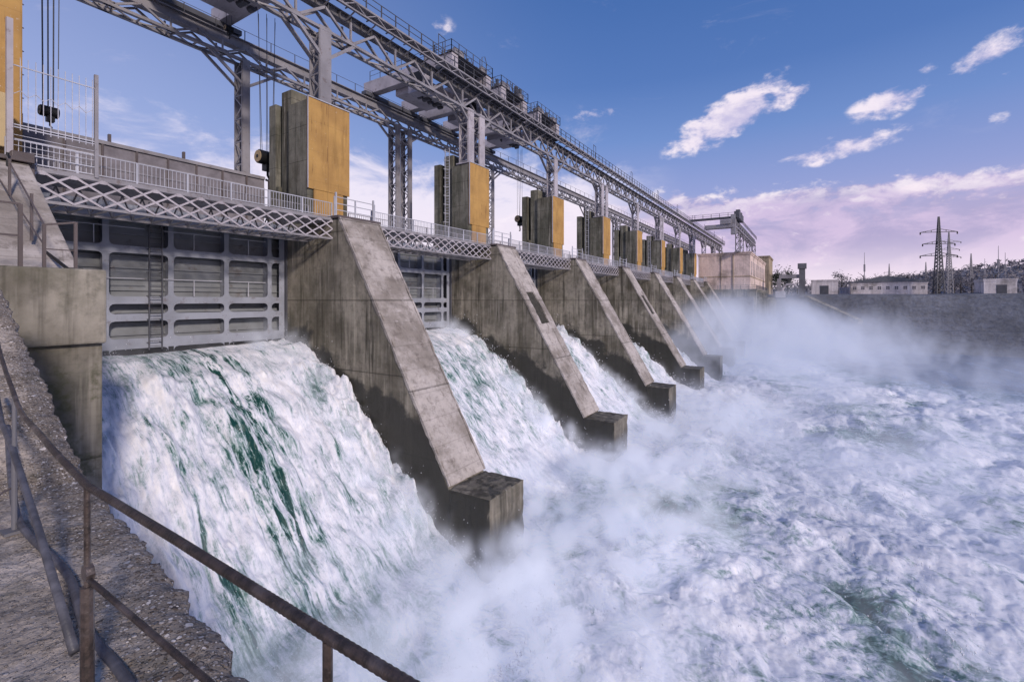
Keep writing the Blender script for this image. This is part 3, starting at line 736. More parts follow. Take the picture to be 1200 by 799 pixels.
rnd = np.clip((uu-.975)/.025, 0, 1); hn -= (.035*rnd**2)*(1+.8*pn(V[:, 0]*5, V[:, 1]*5))
V[:, 2] += hn
V = [tuple(v) for v in V]
F = []
for i in range(NL-1):
    for j in range(NX-1):
        a = i*NX+j; F.append((a, a+1, a+NX+1, a+NX))
# wall below edge
b0 = len(V); ND = 26
for i in range(NL):
    e = V[i*NX+NX-1]
    for k in range(1, ND):
        d = k/(ND-1); dd = 15*d**2.2+.02*k
        off = .05*float(pn(e[1]*2.4, dd*2.4, 4))+.03*float(pn(e[1]*8, dd*8, 1))
        V.append((e[0]+off-.04*min(1, k/6), e[1], e[2]-dd))
for i in range(NL-1):
    for k in range(ND-1):
        a = (i*NX+NX-1) if k == 0 else b0+i*(ND-1)+k-1; b = b0+i*(ND-1)+k
        a2 = ((i+1)*NX+NX-1) if k == 0 else b0+(i+1)*(ND-1)+k-1; b2 = b0+(i+1)*(ND-1)+k
        F.append((a, b, b2, a2))
mb.v = V; mb.f = F
def platmat():
    m, t, o = mat('aggregate_concrete')
    P = t.new('ShaderNodeNewGeometry').outputs['Position']; X, Y, Z = t.xyz(P)
    n1 = t.noise(P, 1.6, 6, .65); n2 = t.noise(P, 11, 5, .7); n0 = t.noise(P, .5, 3, .6)
    col = t.mix(t.ss(n1, .35, .65), (.58, .50, .43), (.34, .29, .24))
    col = t.mix(t.m('MULTIPLY', t.ss(n2, .45, .68), .5), col, (.11, .09, .078))
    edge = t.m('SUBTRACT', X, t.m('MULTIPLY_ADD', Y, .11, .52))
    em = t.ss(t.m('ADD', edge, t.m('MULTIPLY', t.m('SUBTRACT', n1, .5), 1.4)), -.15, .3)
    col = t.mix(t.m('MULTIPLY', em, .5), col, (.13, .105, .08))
    pm = None
    for sc_, a0, a1, prob, ps in ((62, .5, .34, .30, .9), (34, .46, .34, .45, .95), (15, .34, .26, .80, .9)):
        v = t.new('ShaderNodeTexVoronoi'); t.put(v.inputs['Vector'], P); v.inputs['Scale'].default_value = sc_
        vc = t.xyz(v.outputs['Color'])
        q = t.m('MULTIPLY', t.ss(v.outputs['Distance'], a0, a1), t.ss(t.m('ADD', vc[1], t.m('MULTIPLY', em, .35)), prob+.25, prob+.35))
        q = t.m('MULTIPLY', q, t.m('MULTIPLY_ADD', em, .55, .4))
        pc = t.mix(t.m('POWER', vc[0], 1.6), (.10, .07, .05), (.80, .74, .70))
        col = t.mix(t.m('MULTIPLY', q, ps), col, pc)
        pm = q if pm is None else t.m('MAXIMUM', pm, q)
    moss = t.m('MULTIPLY', t.ss(t.noise(P, 3.1, 5, .7), .55, .68), .35)
    col = t.mix(moss, col, (.035, .04, .02))
    # dark cracks
    cr_ = t.vor(t.vm('ADD', P, t.vm('SCALE', t.noise(P, 3, 4, .6, 0, 1))), 1.1, 'DISTANCE_TO_EDGE')
    col = t.mix(t.m('MULTIPLY', t.ss(cr_, .009, .0), .6), col, (.06, .05, .04))
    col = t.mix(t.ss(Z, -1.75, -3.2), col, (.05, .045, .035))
    h = t.m('ADD', t.m('MULTIPLY', pm, .8), t.m('MULTIPLY', n2, .7))
    pbsdf(t, o, col, .92, t.bump(h, 1., .035)); return m
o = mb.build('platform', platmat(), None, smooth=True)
tag(o, 'broken aggregate concrete walkway where the viewer stands', 'walkway', kind='structure')

# near railing
def rz(L): # rail height profile
    return -.68+max(0, L-4.2)*.02+max(0, L-4.7)*.21
RB = M['rust']
root = empty('near_railing', (.64, 2.25, -1.6), 'rusty bar handrail in the bottom left foreground', 'railing')
def pl(pts): return [(x-.64, y-2.25, z+1.6) for x, y, z in pts]
top = [(.60, -.9, -.68), (.605, .0, -.68), (.614, .83, -.68), (.625, 1.5, -.675), (.64, 2.25, -.68), (.71, 2.9, -.685), (.79, 3.5, -.70), (.86, 4.05, -.72), (.895, 4.32, -.715), (.915, 4.5, -.685), (.935, 4.68, -.64), (1.0, 5.2, -.555), (1.07, 5.73, -.46), (1.2, 6.8, -.1)]
def rough_pts(pts, n, amp):
    pts = np.array(pts); d = np.r_[0, np.cumsum(np.linalg.norm(np.diff(pts, axis=0), axis=1))]; s = np.linspace(0, d[-1], n)
    return np.stack([np.interp(s, d, pts[:, k]) for k in range(3)], 1)
tp = rough_pts(top, 900, 0); rr = np.array([.0118+.0014*((k//1) % 2) for k in range(900)]); rr[450:] = .0134
MB().tube(pl(tp), rr, 12).build('top_rail', M['railrust'], root, smooth=True)
tp = rough_pts([(.615, .9, -.98), (.62, 1.32, -.99), (.64, 2.23, -1.02)], 300, 0)
MB().tube(pl(tp), [.009+.001*(k % 2) for k in range(300)], 8).build('lower_rail', M['railrust'], root, smooth=True)
for x, y, z in ((.614, .83, -.69), (.64, 2.25, -.69), (.935, 4.66, -.66)):
    mb = MB(); mb.tube(pl([(x, y, -1.62), (x, y, -1.05)]), .021 if y < 4 else .016, 10); mb.tube(pl([(x, y, -1.05), (x, y, z)]), .0105 if y < 4 else .013, 10)
    mb.box(x-.64-.06, x-.64+.06, y-2.25-.06, y-2.25+.06, -.0, .02)
    mb.build('post', M['railrust'] if y < 4 else M['steel_mid'], root, smooth=False)
mb = MB(); mb.tube(pl([(.63, 2.25, -1.0), (.655, 2.25, -1.0)]), .03, 8); mb.build('clamp', M['railrust'], root)
darkpipe = flat('dark_pipe', (.13, .13, .155), .42, .55, 9)
tag(MB().tube([(1.2, 6.6, -.85), (1.03, 5.5, -.98), (.93, 4.72, -1.0), (.84, 3.7, -1.3), (.743, 2.77, -1.56)], .019, 10).build('loose_pipe', darkpipe, None, smooth=True), 'straight grey pipe leaning down to the ground behind the near railing', 'pipe')
def smooth_pts(P, n=60):
    P = np.array(P, float); out = []
    for i in range(len(P)-1):
        p0, p1, p2, p3 = P[max(i-1, 0)], P[i], P[i+1], P[min(i+2, len(P)-1)]
        for k in range(n//len(P)+2):
            t_ = k/(n//len(P)+2); out.append(.5*((2*p1)+(-p0+p2)*t_+(2*p0-5*p1+4*p2-p3)*t_**2+(-p0+3*p1-3*p2+p3)*t_**3))
    out.append(P[-1]); return out
tag(MB().tube(smooth_pts([(1.2, 6.2, -1.15), (1.03, 5.2, -1.42), (.957, 4.58, -1.55), (.94, 3.63, -1.57), (.83, 2.93, -1.57), (.81, 2.44, -1.57), (.74, 1.7, -1.57)]), .021, 10).build('hose', darkpipe, None, smooth=True), 'dark hose curving along the ground behind the near railing', 'hose')
tag(MB().tube(smooth_pts([(.3, 4.3, -1.5), (.62, 4.45, -1.38), (.9, 4.66, -1.3), (.96, 4.7, -1.32)]), .006, 6).build('wire', M['rust'], None), 'thin rusty wire tied to the railing post', 'wire')

# ------------------------------------------------------------------ water
def chute_z(Y):
    return np.interp(Y, [-400, -60, 2, 9, 12, 14.5, 17, 19, 21, 23.1, 25.1, 27.2, 29.5, 31.6, 34], [WATER-.5, WATER-.3, WATER, WATER-.25, WATER-.45, -13.75, -12.8, -11.2, -9.4, -7.5, -5.7, -4.15, -3.2, -2.9, -2.85])
def make_water():
    NA, NR = 1250, 1000
    azs = np.linspace(R(-48), R(88), NA)
    rs = 1/np.linspace(1/11., 1/700., NR)
    A, RR = np.meshgrid(azs, rs)
    X = RR*np.cos(A); Y = RR*np.sin(A)
    Yc = np.minimum(Y, 33)
    Z = chute_z(Yc)
    ch = np.clip((Y-14)/5, 0, 1)*np.clip((33-Y)/2, 0, 1)      # inside the chutes
    top = np.clip((Y-27)/4, 0, 1)
    # calm water mask far away
    lim = 97-.12*np.clip(-Y, 0, 60)+14*fbm(X*.02, Y*.02, 1, 3)-.10*np.clip(-Y, 0, 300)+np.clip(Y+10, 0, 40)*1.6
    rough = 1-np.clip((X-lim)/18, 0, 1)
    # warp
    wx = 1.6*fbm(X*.18, Y*.18, 4, 3); wy = 1.6*fbm(X*.18, Y*.18, 9, 3)
    near = np.clip((90-RR)/60, 0, 1)
    b1 = billow((X+wx)*.14, (Y+wy)*.14, 0, 6, .55)            # big boils
    b2 = billow((X+wx*.4)*.55, (Y+wy*.4)*.55, 3, 5, .55)
    b1s = billow((X+wx)*.14, (Y+wy)*.14, 0, 3, .45); b2s = billow((X+wx*.4)*.55, (Y+wy*.4)*.55, 3, 3, .42)
    f1 = fbm(X*.045, Y*.045, 2, 3)
    basin = (1.2*(b1s-.42)+.16*(b2s-.42)+.9*f1+.07*fbm(X*1.6, Y*1.6, 3, 4)+.05*(billow(X*1.1+wx, Y*1.9+wy, 3, 4, .6)-.42))
    mound = 1.1*np.exp(-((Y-9)/4.0)**2)*(.1+.9*billow((X+wx)*.2, (Y+wy)*.2, 7, 3))   # spray mound at the foot of the chutes
    # chute: stretched along flow
    sx = X+.55*fbm(X*.5, Y*.22, 1, 3)
    c1 = billow(sx*.55, Y*.20, 0, 5, .6); c2 = fbm(sx*1.6, Y*.42, 5, 5, .62); c3 = billow(sx*.9, Y*.55, 8, 5, .62)
    fr = np.mod(X-X0, S)/S; wallclose = np.clip(1-np.minimum(np.abs(fr-HW/S), np.abs(1-HW/S-fr))*S/3.2, 0, 1)   # piled foam against the pier sides
    amp = np.clip((31.2-Y)/5, .05, 1)
    c1s = billow(sx*.42, Y*.15, 0, 3, .45); c3s = billow(sx*.9, Y*.42, 8, 3, .45); c2s = fbm(sx*2.2, Y*.5, 5, 3, .5)
    c4 = billow(sx*2.4, Y*1.3, 4, 4, .55)
    chd = amp*(.75*(c1s-.4)+.10*c2s+.28*(c3s-.4)+.10*(c4-.4)) + wallclose**1.3*(-.3+1.3*c3s+.35*c4)*np.clip((31-Y)/6, .35, 1)
    calm = .10*fbm(X*.5, Y*.9, 1, 3)+.05*fbm(X*1.7, Y*2.5, 2, 3)
    Z = Z+ch*chd+(1-ch)*rough*(basin+mound*np.clip(1-(Y-16)/6, 0, 1))+(1-ch)*(1-rough)*calm
    Yo = Y-ch*amp*.4*(c3s-.4)
    # foam whiteness
    green = np.clip(fbm((X+wx)*.085, (Y+wy)*.085, 20, 5, .6)-.12, 0, 1)*1.5
    green = green*.55+1.2*np.clip(.24-b1, 0, 1)+.6*np.clip(.24-b2, 0, 1)
    foam_b = 1.0-np.clip(green, 0, .85)
    # darker, greener boils in the open basin
    spots = [(22.5, -7.5, 3.6, .65), (25.5, -9.8, 2.0, 1.0), (21.5, -3.0, 3.0, .35), (29, -15, 4, .4), (33, -12, 3, .4), (45, -22, 3.5, .5)]
    for sx_, sy_, sr, sa in spots:
        d = np.hypot(X-sx_, Y-sy_)/sr
        foam_b -= sa*.75*np.exp(-d*d)*(.1+1.6*np.clip(.60-b2, 0, 1))
    foam_b -= .55*np.clip(.42-b2, 0, 1)+.35*np.clip(.50-b1, 0, 1)+.30*np.clip(-fbm(X*.35, Y*.2, 31, 5, .6), 0, 1)
    bay = np.floor((X-X0)/S)
    st = 1.15*np.exp(-(((X-14.0)+.09*(31-Y)+.6*fbm(X*.3, Y*.12, 3, 2))/1.05)**2)+.65*np.exp(-((X-10.2+.05*(31-Y)+.5*fbm(X*.4, Y*.2, 7, 2))/.5)**2)*np.clip((27-Y)/4, 0, 1)+.5*np.exp(-((X-16.2+.5*fbm(X*.4, Y*.2, 8, 2))/.5)**2)*np.clip((24-Y)/4, 0, 1)
    st = st*(bay == 0)*np.clip(.45+2.0*fbm(sx*3.4, Y*.24, 13, 6, .68), 0, 1.6)
    foam_c = .93-.30*np.clip(-fbm(X*.22, Y*.10, 51, 3, .5)*2, 0, 1)-np.clip(st*(.35+1.5*np.clip(.75-c3, 0, 1)), 0, 1)-.75*np.clip(.36-c1, 0, 1)-.3*np.clip(-fbm(X*.35, Y*.16, 41, 4, .6), 0, 1)-.5*np.clip(-c2-.15, 0, 1)-.35*top*np.clip(.5-c3, 0, 1)
    foam = (ch*foam_c+(1-ch)*foam_b)
    foam = foam*rough + (1-rough)*np.clip(.9*fbm(X*.05, Y*.35, 3, 4)-.1, 0, .35)
    nv = NA*NR
    co_ = np.stack([X, Yo, Z], -1).reshape(-1, 3).astype(np.float32)
    idx = np.arange(nv).reshape(NR, NA)
    q = np.stack([idx[:-1, :-1], idx[1:, :-1], idx[1:, 1:], idx[:-1, 1:]], -1).reshape(-1, 4)
    keep = ~((Y[:-1, :-1] > 33.5) | ((X[:-1, :-1] < .3)))
    q = q[keep.reshape(-1)]
    me = bpy.data.meshes.new('water'); me.vertices.add(nv); me.vertices.foreach_set('co', co_.ravel())
    me.loops.add(q.size); me.loops.foreach_set('vertex_index', q.ravel().astype(np.int32))
    me.polygons.add(len(q)); me.polygons.foreach_set('loop_start', np.arange(0, q.size, 4, dtype=np.int32))
    try: me.polygons.foreach_set('loop_total', np.full(len(q), 4, np.int32))
    except Exception: pass
    me.polygons.foreach_set('use_smooth', np.ones(len(q), bool))
    for nm, arr in (('foam', foam), ('chute', ch), ('rough', rough)):
        at = me.attributes.new(nm, 'FLOAT', 'POINT'); at.data.foreach_set('value', arr.ravel().astype(np.float32))
    me.update(calc_edges=True)
    o = bpy.data.objects.new('river_water', me); C.objects.link(o)
    if me.polygons[0].normal.z < 0: me.flip_normals()
    return o
def water_mat():
    m, t, o = mat('foaming_water')
    P = t.new('ShaderNodeNewGeometry').outputs['Position']; X, Y, Z = t.xyz(P)
    at = lambda n: t.new('ShaderNodeAttribute', attribute_name=n).outputs['Fac']
    foam, ch, rg = at('foam'), at('chute'), at('rough')
    wv = t.vm('ADD', P, t.vm('SCALE', t.noise(P, .8, 3, .6, 0, 1)))
    wv2 = t.vm('ADD', P, t.vm('SCALE', t.noise(P, .22, 3, .5, 0, 1))); wv2.node.inputs[1].links[0].from_node.inputs['Scale'].default_value = 4.5
    iso = t.noise(t.vm('MULTIPLY', wv2, (.85, .60, .8)), 1.0, 12, .72, 1.0)
    sv = t.comb(t.m('MULTIPLY', X, 1.25), t.m('MULTIPLY', Y, .55), t.m('MULTIPLY', Z, .5))
    stn = t.m('ADD', t.m('MULTIPLY', t.noise(sv, 1.0, 12, .70, .25), .7), t.m('MULTIPLY', t.noise(t.comb(t.m('MULTIPLY', X, 4.5), t.m('MULTIPLY', Y, .9), t.m('MULTIPLY', Z, .8)), 1.0, 8, .72, .3), .3))
    strand = t.noise(t.comb(t.m('MULTIPLY', X, 9.0), t.m('MULTIPLY', Y, 1.1), t.m('MULTIPLY', Z, .9)), 1.0, 9, .75, .6)
    n = t.m('ADD', t.m('MULTIPLY', iso, t.m('SUBTRACT', 1.0, ch)), t.m('MULTIPLY', stn, ch))
    lace = t.noise(wv, 4.0, 10, .78, 1.6)
    f = t.m('ADD', foam, t.m('ADD', t.m('MULTIPLY', t.m('SUBTRACT', n, .5), 2.35), t.m('MULTIPLY', t.m('SUBTRACT', lace, .5), .9)))
    f = t.m('ADD', f, t.m('MULTIPLY', t.m('MULTIPLY', t.m('SUBTRACT', strand, .47), ch), t.m('MULTIPLY_ADD', t.m('SUBTRACT', 1.0, foam), 4.0, .9)))
    torn = t.noise(t.vm('MULTIPLY', wv2, (3.4, 1.9, 2.6)), 1.0, 10, .76, .5)
    f = t.m('ADD', f, t.m('MULTIPLY', t.m('MULTIPLY', t.m('SUBTRACT', torn, .49), t.m('SUBTRACT', 1.0, ch)), 2.2))
    rp = t.new('ShaderNodeValToRGB'); t.l.new(t.m('MULTIPLY', f, .7), rp.inputs[0])
    cr = rp.color_ramp; stops = [(0, (.010, .055, .048)), (.16, (.06, .15, .13)), (.32, (.25, .36, .36)), (.46, (.50, .56, .61)), (.60, (.74, .76, .84)), (.84, (.92, .91, .96))]
    cr.elements[0].position = 0; cr.elements[0].color = (*stops[0][1], 1); cr.elements[1].position = stops[-1][0]; cr.elements[1].color = (*stops[-1][1], 1)
    for p_, c_ in stops[1:-1]:
        e = cr.elements.new(p_); e.color = (*c_, 1)
    fm = t.ss(f, .1, .9)
    blue = t.mix(t.ss(f, .15, .9), (.030, .085, .20), (.30, .38, .55))
    c = t.mix(rg, blue, rp.outputs[0])
    ro = t.ss(fm, .1, .8, .15, .85)
    h = t.m('MULTIPLY', t.m('ADD', n, t.m('MULTIPLY', lace, .3)), t.m('MULTIPLY_ADD', ch, .5, .5))
    cw = t.noise(t.comb(X, t.m('MULTIPLY', Y, 1.0), Z), 1.1, 5, .6)
    hh = t.m('ADD', t.m('MULTIPLY', h, rg), t.m('MULTIPLY', cw, t.m('SUBTRACT', 1.0, rg)))
    b = pbsdf(t, o, c, ro, t.bump(hh, .38, .3), spec=.4)
    t.put(b.inputs['Subsurface Weight'], t.m('MULTIPLY', fm, .75)); b.inputs['Subsurface Radius'].default_value = (1, 1, 1.05); b.inputs['Subsurface Scale'].default_value = .22
    return m
wobj = make_water(); wobj.data.materials.append(water_mat())
tag(wobj, 'white foaming river water rushing from the gates into the basin', 'water', kind='structure')
mb = MB(); mb.box(-200, 900, -900, 16, WATER-3.2, WATER-3.0); tag(mb.build('riverbed', flat('riverbed', (.03, .05, .06))), 'dark riverbed under the basin', 'riverbed', kind='structure')

def droplets():
    r = np.random.RandomState(11); N = 2600000
    X = 5.6+r.rand(N)**1.4*75; Y = -6+r.rand(N)*37
    fr = np.mod(X-X0, S); wall = np.exp(-np.clip(16.1-fr, 0, 99)/1.1)*(fr < 16.3)*(Y > 15)*(Y < 30.5)
    foot = np.exp(-((Y-11)/4.5)**2)*.35; crest = .03
    h = r.exponential(.30, N)*(1+1.2*foot+.6*wall)
    Z = chute_z(Y)+.1+h
    cl = fbm(X*1.3, Y*1.3, Z*1.3, 4, .65)
    keep = r.rand(N) < (wall*.3+foot+crest)*np.clip((cl-.30)*4, 0, 1)
    P = np.stack([X, Y, Z], 1)[keep]; n = len(P)
    inpier = (np.mod(P[:, 0]-X0+HW+.05, S) < 2*HW+.1) & (P[:, 1] > 13.7); P = P[~inpier]; n = len(P)
    sz = .004+.010*r.rand(n)**2.5+.00022*P[:, 0]
    d = np.array([(1, 1, 1), (-1, -1, 1), (-1, 1, -1), (1, -1, -1)], float)*np.array((1, 1.5, 1.7))
    V = P[:, None, :]+d[None]*sz[:, None, None]*(.7+.6*r.rand(n, 4, 1))
    fc = np.array([(0, 1, 2), (0, 3, 1), (0, 2, 3), (1, 3, 2)])
    F = (np.arange(n)[:, None, None]*4+fc[None]).reshape(-1, 3)
    me = bpy.data.meshes.new('droplets'); me.vertices.add(n*4); me.vertices.foreach_set('co', V.astype(np.float32).ravel())
    me.loops.add(F.size); me.loops.foreach_set('vertex_index', F.ravel().astype(np.int32)); me.polygons.add(len(F))
    me.polygons.foreach_set('loop_start', np.arange(0, F.size, 3, dtype=np.int32)); me.update(calc_edges=True)
    me.materials.append(flat('droplet_white', (.86, .87, .93), .5, .08))
    o = bpy.data.objects.new('spray_droplets', me); C.objects.link(o); print('droplets', n)
    tag(o, 'white drops thrown up along the pier walls and the foot of the falls', 'spray', kind='stuff')
droplets()

# ------------------------------------------------------------------ mist (volume grids)
def mist(name, lab, lo, hi, res, dens_fn, density, glow=(.74, .78, 1, 1)):    # the glow stands for light scattered many times inside the mist
    ng = bpy.data.node_groups.new(name, 'GeometryNodeTree'); ng.interface.new_socket('Geometry', in_out='OUTPUT', socket_type='NodeSocketGeometry')
    g = NT(ng); vc = g.new('GeometryNodeVolumeCube'); P = g.new('GeometryNodeInputPosition').outputs[0]
    vc.inputs['Min'].default_value = lo; vc.inputs['Max'].default_value = hi
    for k, a in enumerate('XYZ'): vc.inputs['Resolution '+a].default_value = res[k]
    g.l.new(dens_fn(g, P), vc.inputs['Density']); vc.inputs['Background'].default_value = 0
    sm = g.new('GeometryNodeSetMaterial'); g.l.new(vc.outputs[0], sm.inputs[0])
    m, t, o = mat(name+'_volume')
    v = t.new('ShaderNodeVolumePrincipled'); v.inputs['Color'].default_value = (.95, .97, 1, 1)
    da = t.new('ShaderNodeAttribute', attribute_name='density').outputs['Fac']
    t.l.new(t.m('MULTIPLY', da, density), v.inputs['Density']); v.inputs['Density Attribute'].default_value = ''
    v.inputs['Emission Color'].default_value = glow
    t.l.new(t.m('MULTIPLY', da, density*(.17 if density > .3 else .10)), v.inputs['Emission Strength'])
    t.l.new(v.outputs[0], o.inputs['Volume'])
    sm.inputs['Material'].default_value = m
    out = g.new('NodeGroupOutput'); g.l.new(sm.outputs[0], out.inputs[0])
    me = bpy.data.meshes.new(name); me.materials.append(m)
    ob = bpy.data.objects.new(name, me); C.objects.link(ob)
    md = ob.modifiers.new('mist', 'NODES'); md.node_group = ng
    tag(ob, lab, 'mist', kind='stuff'); return ob
def far_d(g, P):
    X, Y, Z = g.xyz(P)
    wn = g.noise(g.vm('MULTIPLY', P, (.05, .05, .05)), 1., 2, .5, 0, 1)
    PW = g.vm('ADD', P, g.vm('SCALE', g.vm('SUBTRACT', wn, (.5, .5, .5)))); PW.node.inputs[1].links[0].from_node.inputs['Scale'].default_value = 14
    n = g.noise(g.vm('MULTIPLY', PW, (.135, .135, .065)), 1., 7, .66, .8)
    n2 = g.noise(g.vm('MULTIPLY', P, (.042, .042, .010)), 1., 2, .5, .3)
    reg = g.m('MULTIPLY', g.ss(Y, -45, 12), g.ss(Y, 31, 22)); reg = g.m('MULTIPLY', reg, g.ss(X, 55, 105)); reg = g.m('MULTIPLY', reg, g.ss(X, 169, 155))
    top = g.m('MULTIPLY_ADD', reg, 9.5, -11.8)
    hf = g.ss(g.m('SUBTRACT', Z, g.m('ADD', top, g.m('MULTIPLY', g.m('SUBTRACT', n2, .47), g.m('MULTIPLY_ADD', reg, 26, 12)))), 2.0, -5)
    d = g.m('MULTIPLY', hf, g.ss(g.m('ADD', n, g.m('MULTIPLY', reg, .09)), .53, .61))
    d = g.m('MULTIPLY', d, g.m('MULTIPLY', g.ss(X, 55, 90), g.m('MULTIPLY', g.ss(X, 169, 158), g.ss(Y, -84, -60))))
    low = g.m('MULTIPLY', g.ss(g.m('ADD', Z, g.m('MULTIPLY', n, -6)), -13, -16.5), g.m('MULTIPLY', g.m('MULTIPLY', g.ss(X, 20, 50), g.ss(g.m('SUBTRACT', X, Y), 150, 105)), g.m('MULTIPLY', g.ss(Y, -52, -10), g.ss(n, .46, .62))))
    return g.m('MAXIMUM', d, g.m('MULTIPLY', low, 1.0))
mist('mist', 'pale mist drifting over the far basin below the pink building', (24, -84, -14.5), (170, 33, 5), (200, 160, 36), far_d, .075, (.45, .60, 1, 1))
def near_d(g, P):
    X, Y, Z = g.xyz(P)
    n = g.noise(P, .50, 8, .72, .8); n2 = g.noise(P, .11, 3, .5, .4)
    zs = g.m('MAXIMUM', -13.7, g.m('MULTIPLY_ADD', g.m('SUBTRACT', Y, 16.0), .70, -13.4))
    hgt = g.m('SUBTRACT', Z, zs)
    # thick at the foot of the chutes, thin veil on the chutes and over the basin
    foot = g.ss(g.m('ABSOLUTE', g.m('SUBTRACT', Y, 10.5)), 9.5, 2)
    fr = g.m('MULTIPLY', g.m('FRACT', g.m('DIVIDE', g.m('SUBTRACT', X, X0), S)), S)
    wall = g.m('MULTIPLY', g.ss(g.m('ABSOLUTE', g.m('SUBTRACT', fr, 15.2)), 3.0, .5), g.ss(Y, 14, 18))
    thick = g.m('ADD', g.m('MULTIPLY', foot, g.m('MULTIPLY', g.ss(X, 40, 24, .55, 1.0), g.m('MULTIPLY_ADD', n2, 6.2, -1.5))), g.m('MULTIPLY_ADD', n, 3.2, g.m('MULTIPLY_ADD', wall, .7, -.95)))
    base = g.ss(g.m('SUBTRACT', hgt, thick), .9, -1.3)
    fr = g.m('MULTIPLY', g.m('FRACT', g.m('DIVIDE', g.m('SUBTRACT', X, X0), S)), S)
    wall = g.ss(g.m('ABSOLUTE', g.m('SUBTRACT', fr, 15.2)), 3.0, .5)
    wgt = g.m('MAXIMUM', g.m('MULTIPLY', g.ss(X, 50, 26, .6, 1.0), g.m('MULTIPLY_ADD', foot, .8, .2)), g.m('MULTIPLY', wall, g.ss(Y, 15, 18, 0, 1.5)))
    base = g.m('MULTIPLY', base, wgt)
    base = g.m('MULTIPLY', base, g.m('MULTIPLY', g.m('MULTIPLY', g.ss(Y, 32, 30), g.ss(Y, -24, -8)), g.m('MULTIPLY', g.ss(X, 5.5, 9), g.ss(X, 75, 66))))
    return g.m('MULTIPLY', base, g.ss(n, .45, .60))
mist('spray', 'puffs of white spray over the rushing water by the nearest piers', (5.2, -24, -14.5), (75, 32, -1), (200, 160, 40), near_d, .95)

# ------------------------------------------------------------------ far bank
XB = 168.0
def bankpt0(px, X):
    r = (px-600)/F_PX; f = X/(math.cos(TH)+r*math.sin(TH)); return f*math.sin(TH)-r*f*math.cos(TH)
brick = None
def bankmat():
    m, t, o = mat('hazy_bank_stone')
    P = t.new('ShaderNodeNewGeometry').outputs['Position']
    n = t.noise(P, .08, 6, .65); n2 = t.noise(P, .9, 5, .7); v = t.vor(P, .7)
    c = t.mix(t.ss(n, .35, .65), (.21, .225, .27), (.12, .13, .155)); c = t.mix(t.m('MULTIPLY', t.ss(n2, .4, .7), .6), c, (.05, .052, .06)); c = t.mix(t.m('MULTIPLY', v, .35), c, (.2, .19, .17))  # stone tones made bluish and paler, distance haze painted into the colour
    pbsdf(t, o, c, .95, t.bump(n2, .6, .5)); return m
BM = bankmat()
mb = MB()
xs = [(XB-8, -15.5), (XB-6, -14.2), (XB+6, -8.5), (XB+10, -8.2), (XB+24, 1.7), (XB+30, 2.1), (XB+60, 2.2), (XB+700, 3)]
ys = np.concatenate([np.linspace(13.5, -150, 70), np.linspace(-170, -900, 25)]); V = []; F = []
for y in ys:
    for k, (x, z) in enumerate(xs):
        V.append((x-.0*y+(3*float(pn(y*.03, k*.7)) if 0 < k < 6 else 0), y, z+(.6*float(pn(y*.05, k*.9+5)) if k > 1 else 0)))
for i in range(len(ys)-1):
    for k in range(len(xs)-1):
        a = i*len(xs)+k; F.append((a, a+1, a+len(xs)+1, a+len(xs)))
mb.v, mb.f = V, F; tag(mb.build('far_bank', BM), 'stony far river bank', 'bank', kind='structure')
mb = MB(); mb.box(xc(8)+HW+.02, XB+700, 13.6, 700, -20, 1.0); tag(mb.build('ground', BM), 'ground behind the powerhouse', 'ground', kind='structure')
mb = MB(); ya_, yb_ = bankpt0(945, XB+22), bankpt0(1008, XB+12)
mb.bar((XB+22, ya_, 1.0), (XB+11, yb_, -6.6), 2.2, 1.2); tag(mb.build('ramp', M['block']), 'pale concrete ramp slanting down the far bank', 'ramp', kind='structure')
# powerhouse retaining wall
root = empty('retaining_wall', (xc(8)+HW, 13, 0), 'stained concrete river wall below the pink building', 'wall')
mb = MB(); mb.box(.5, 40, 0, 18, -17, 2.9); mb.build('wall_face', M['wall'], root)
mb = MB(); mb.box(.3, 40.2, -.2, 18, 2.91, 3.25); 
mb.build('coping', M['block'], root)
mb = MB()
for k in range(5): mb.box(.05, .48, 1.5+k*3.3, 2.3+k*3.3, -17, 2.6)
for k in range(8): mb.box(3+k*5, 3.9+k*5, -.5, -.01, -17, 2.4)
mb.build('buttress', M['abut'], root)
mb = MB(); railing(mb, (.4, 0, 3.25), (40, 0, 3.25), 1.1, 2, 0, .06); railing(mb, (.4, 0, 3.25), (.4, 12, 3.25), 1.1, 2, 0, .06); mb.build('railing', M['steel_dark'], root)
mb = MB(); mb.box(XB-14, XB+22, 10.5, 13.4, -17, .6); mb.box(XB-14, XB+22, 10.3, 13.4, .6, .9)
for k in range(7): mb.box(XB-12+k*5, XB-11+k*5, 9.9, 10.49, -17, .4)
tag(mb.build('quay_wall', M['wall']), 'lower concrete quay wall running on from the pink building', 'wall')

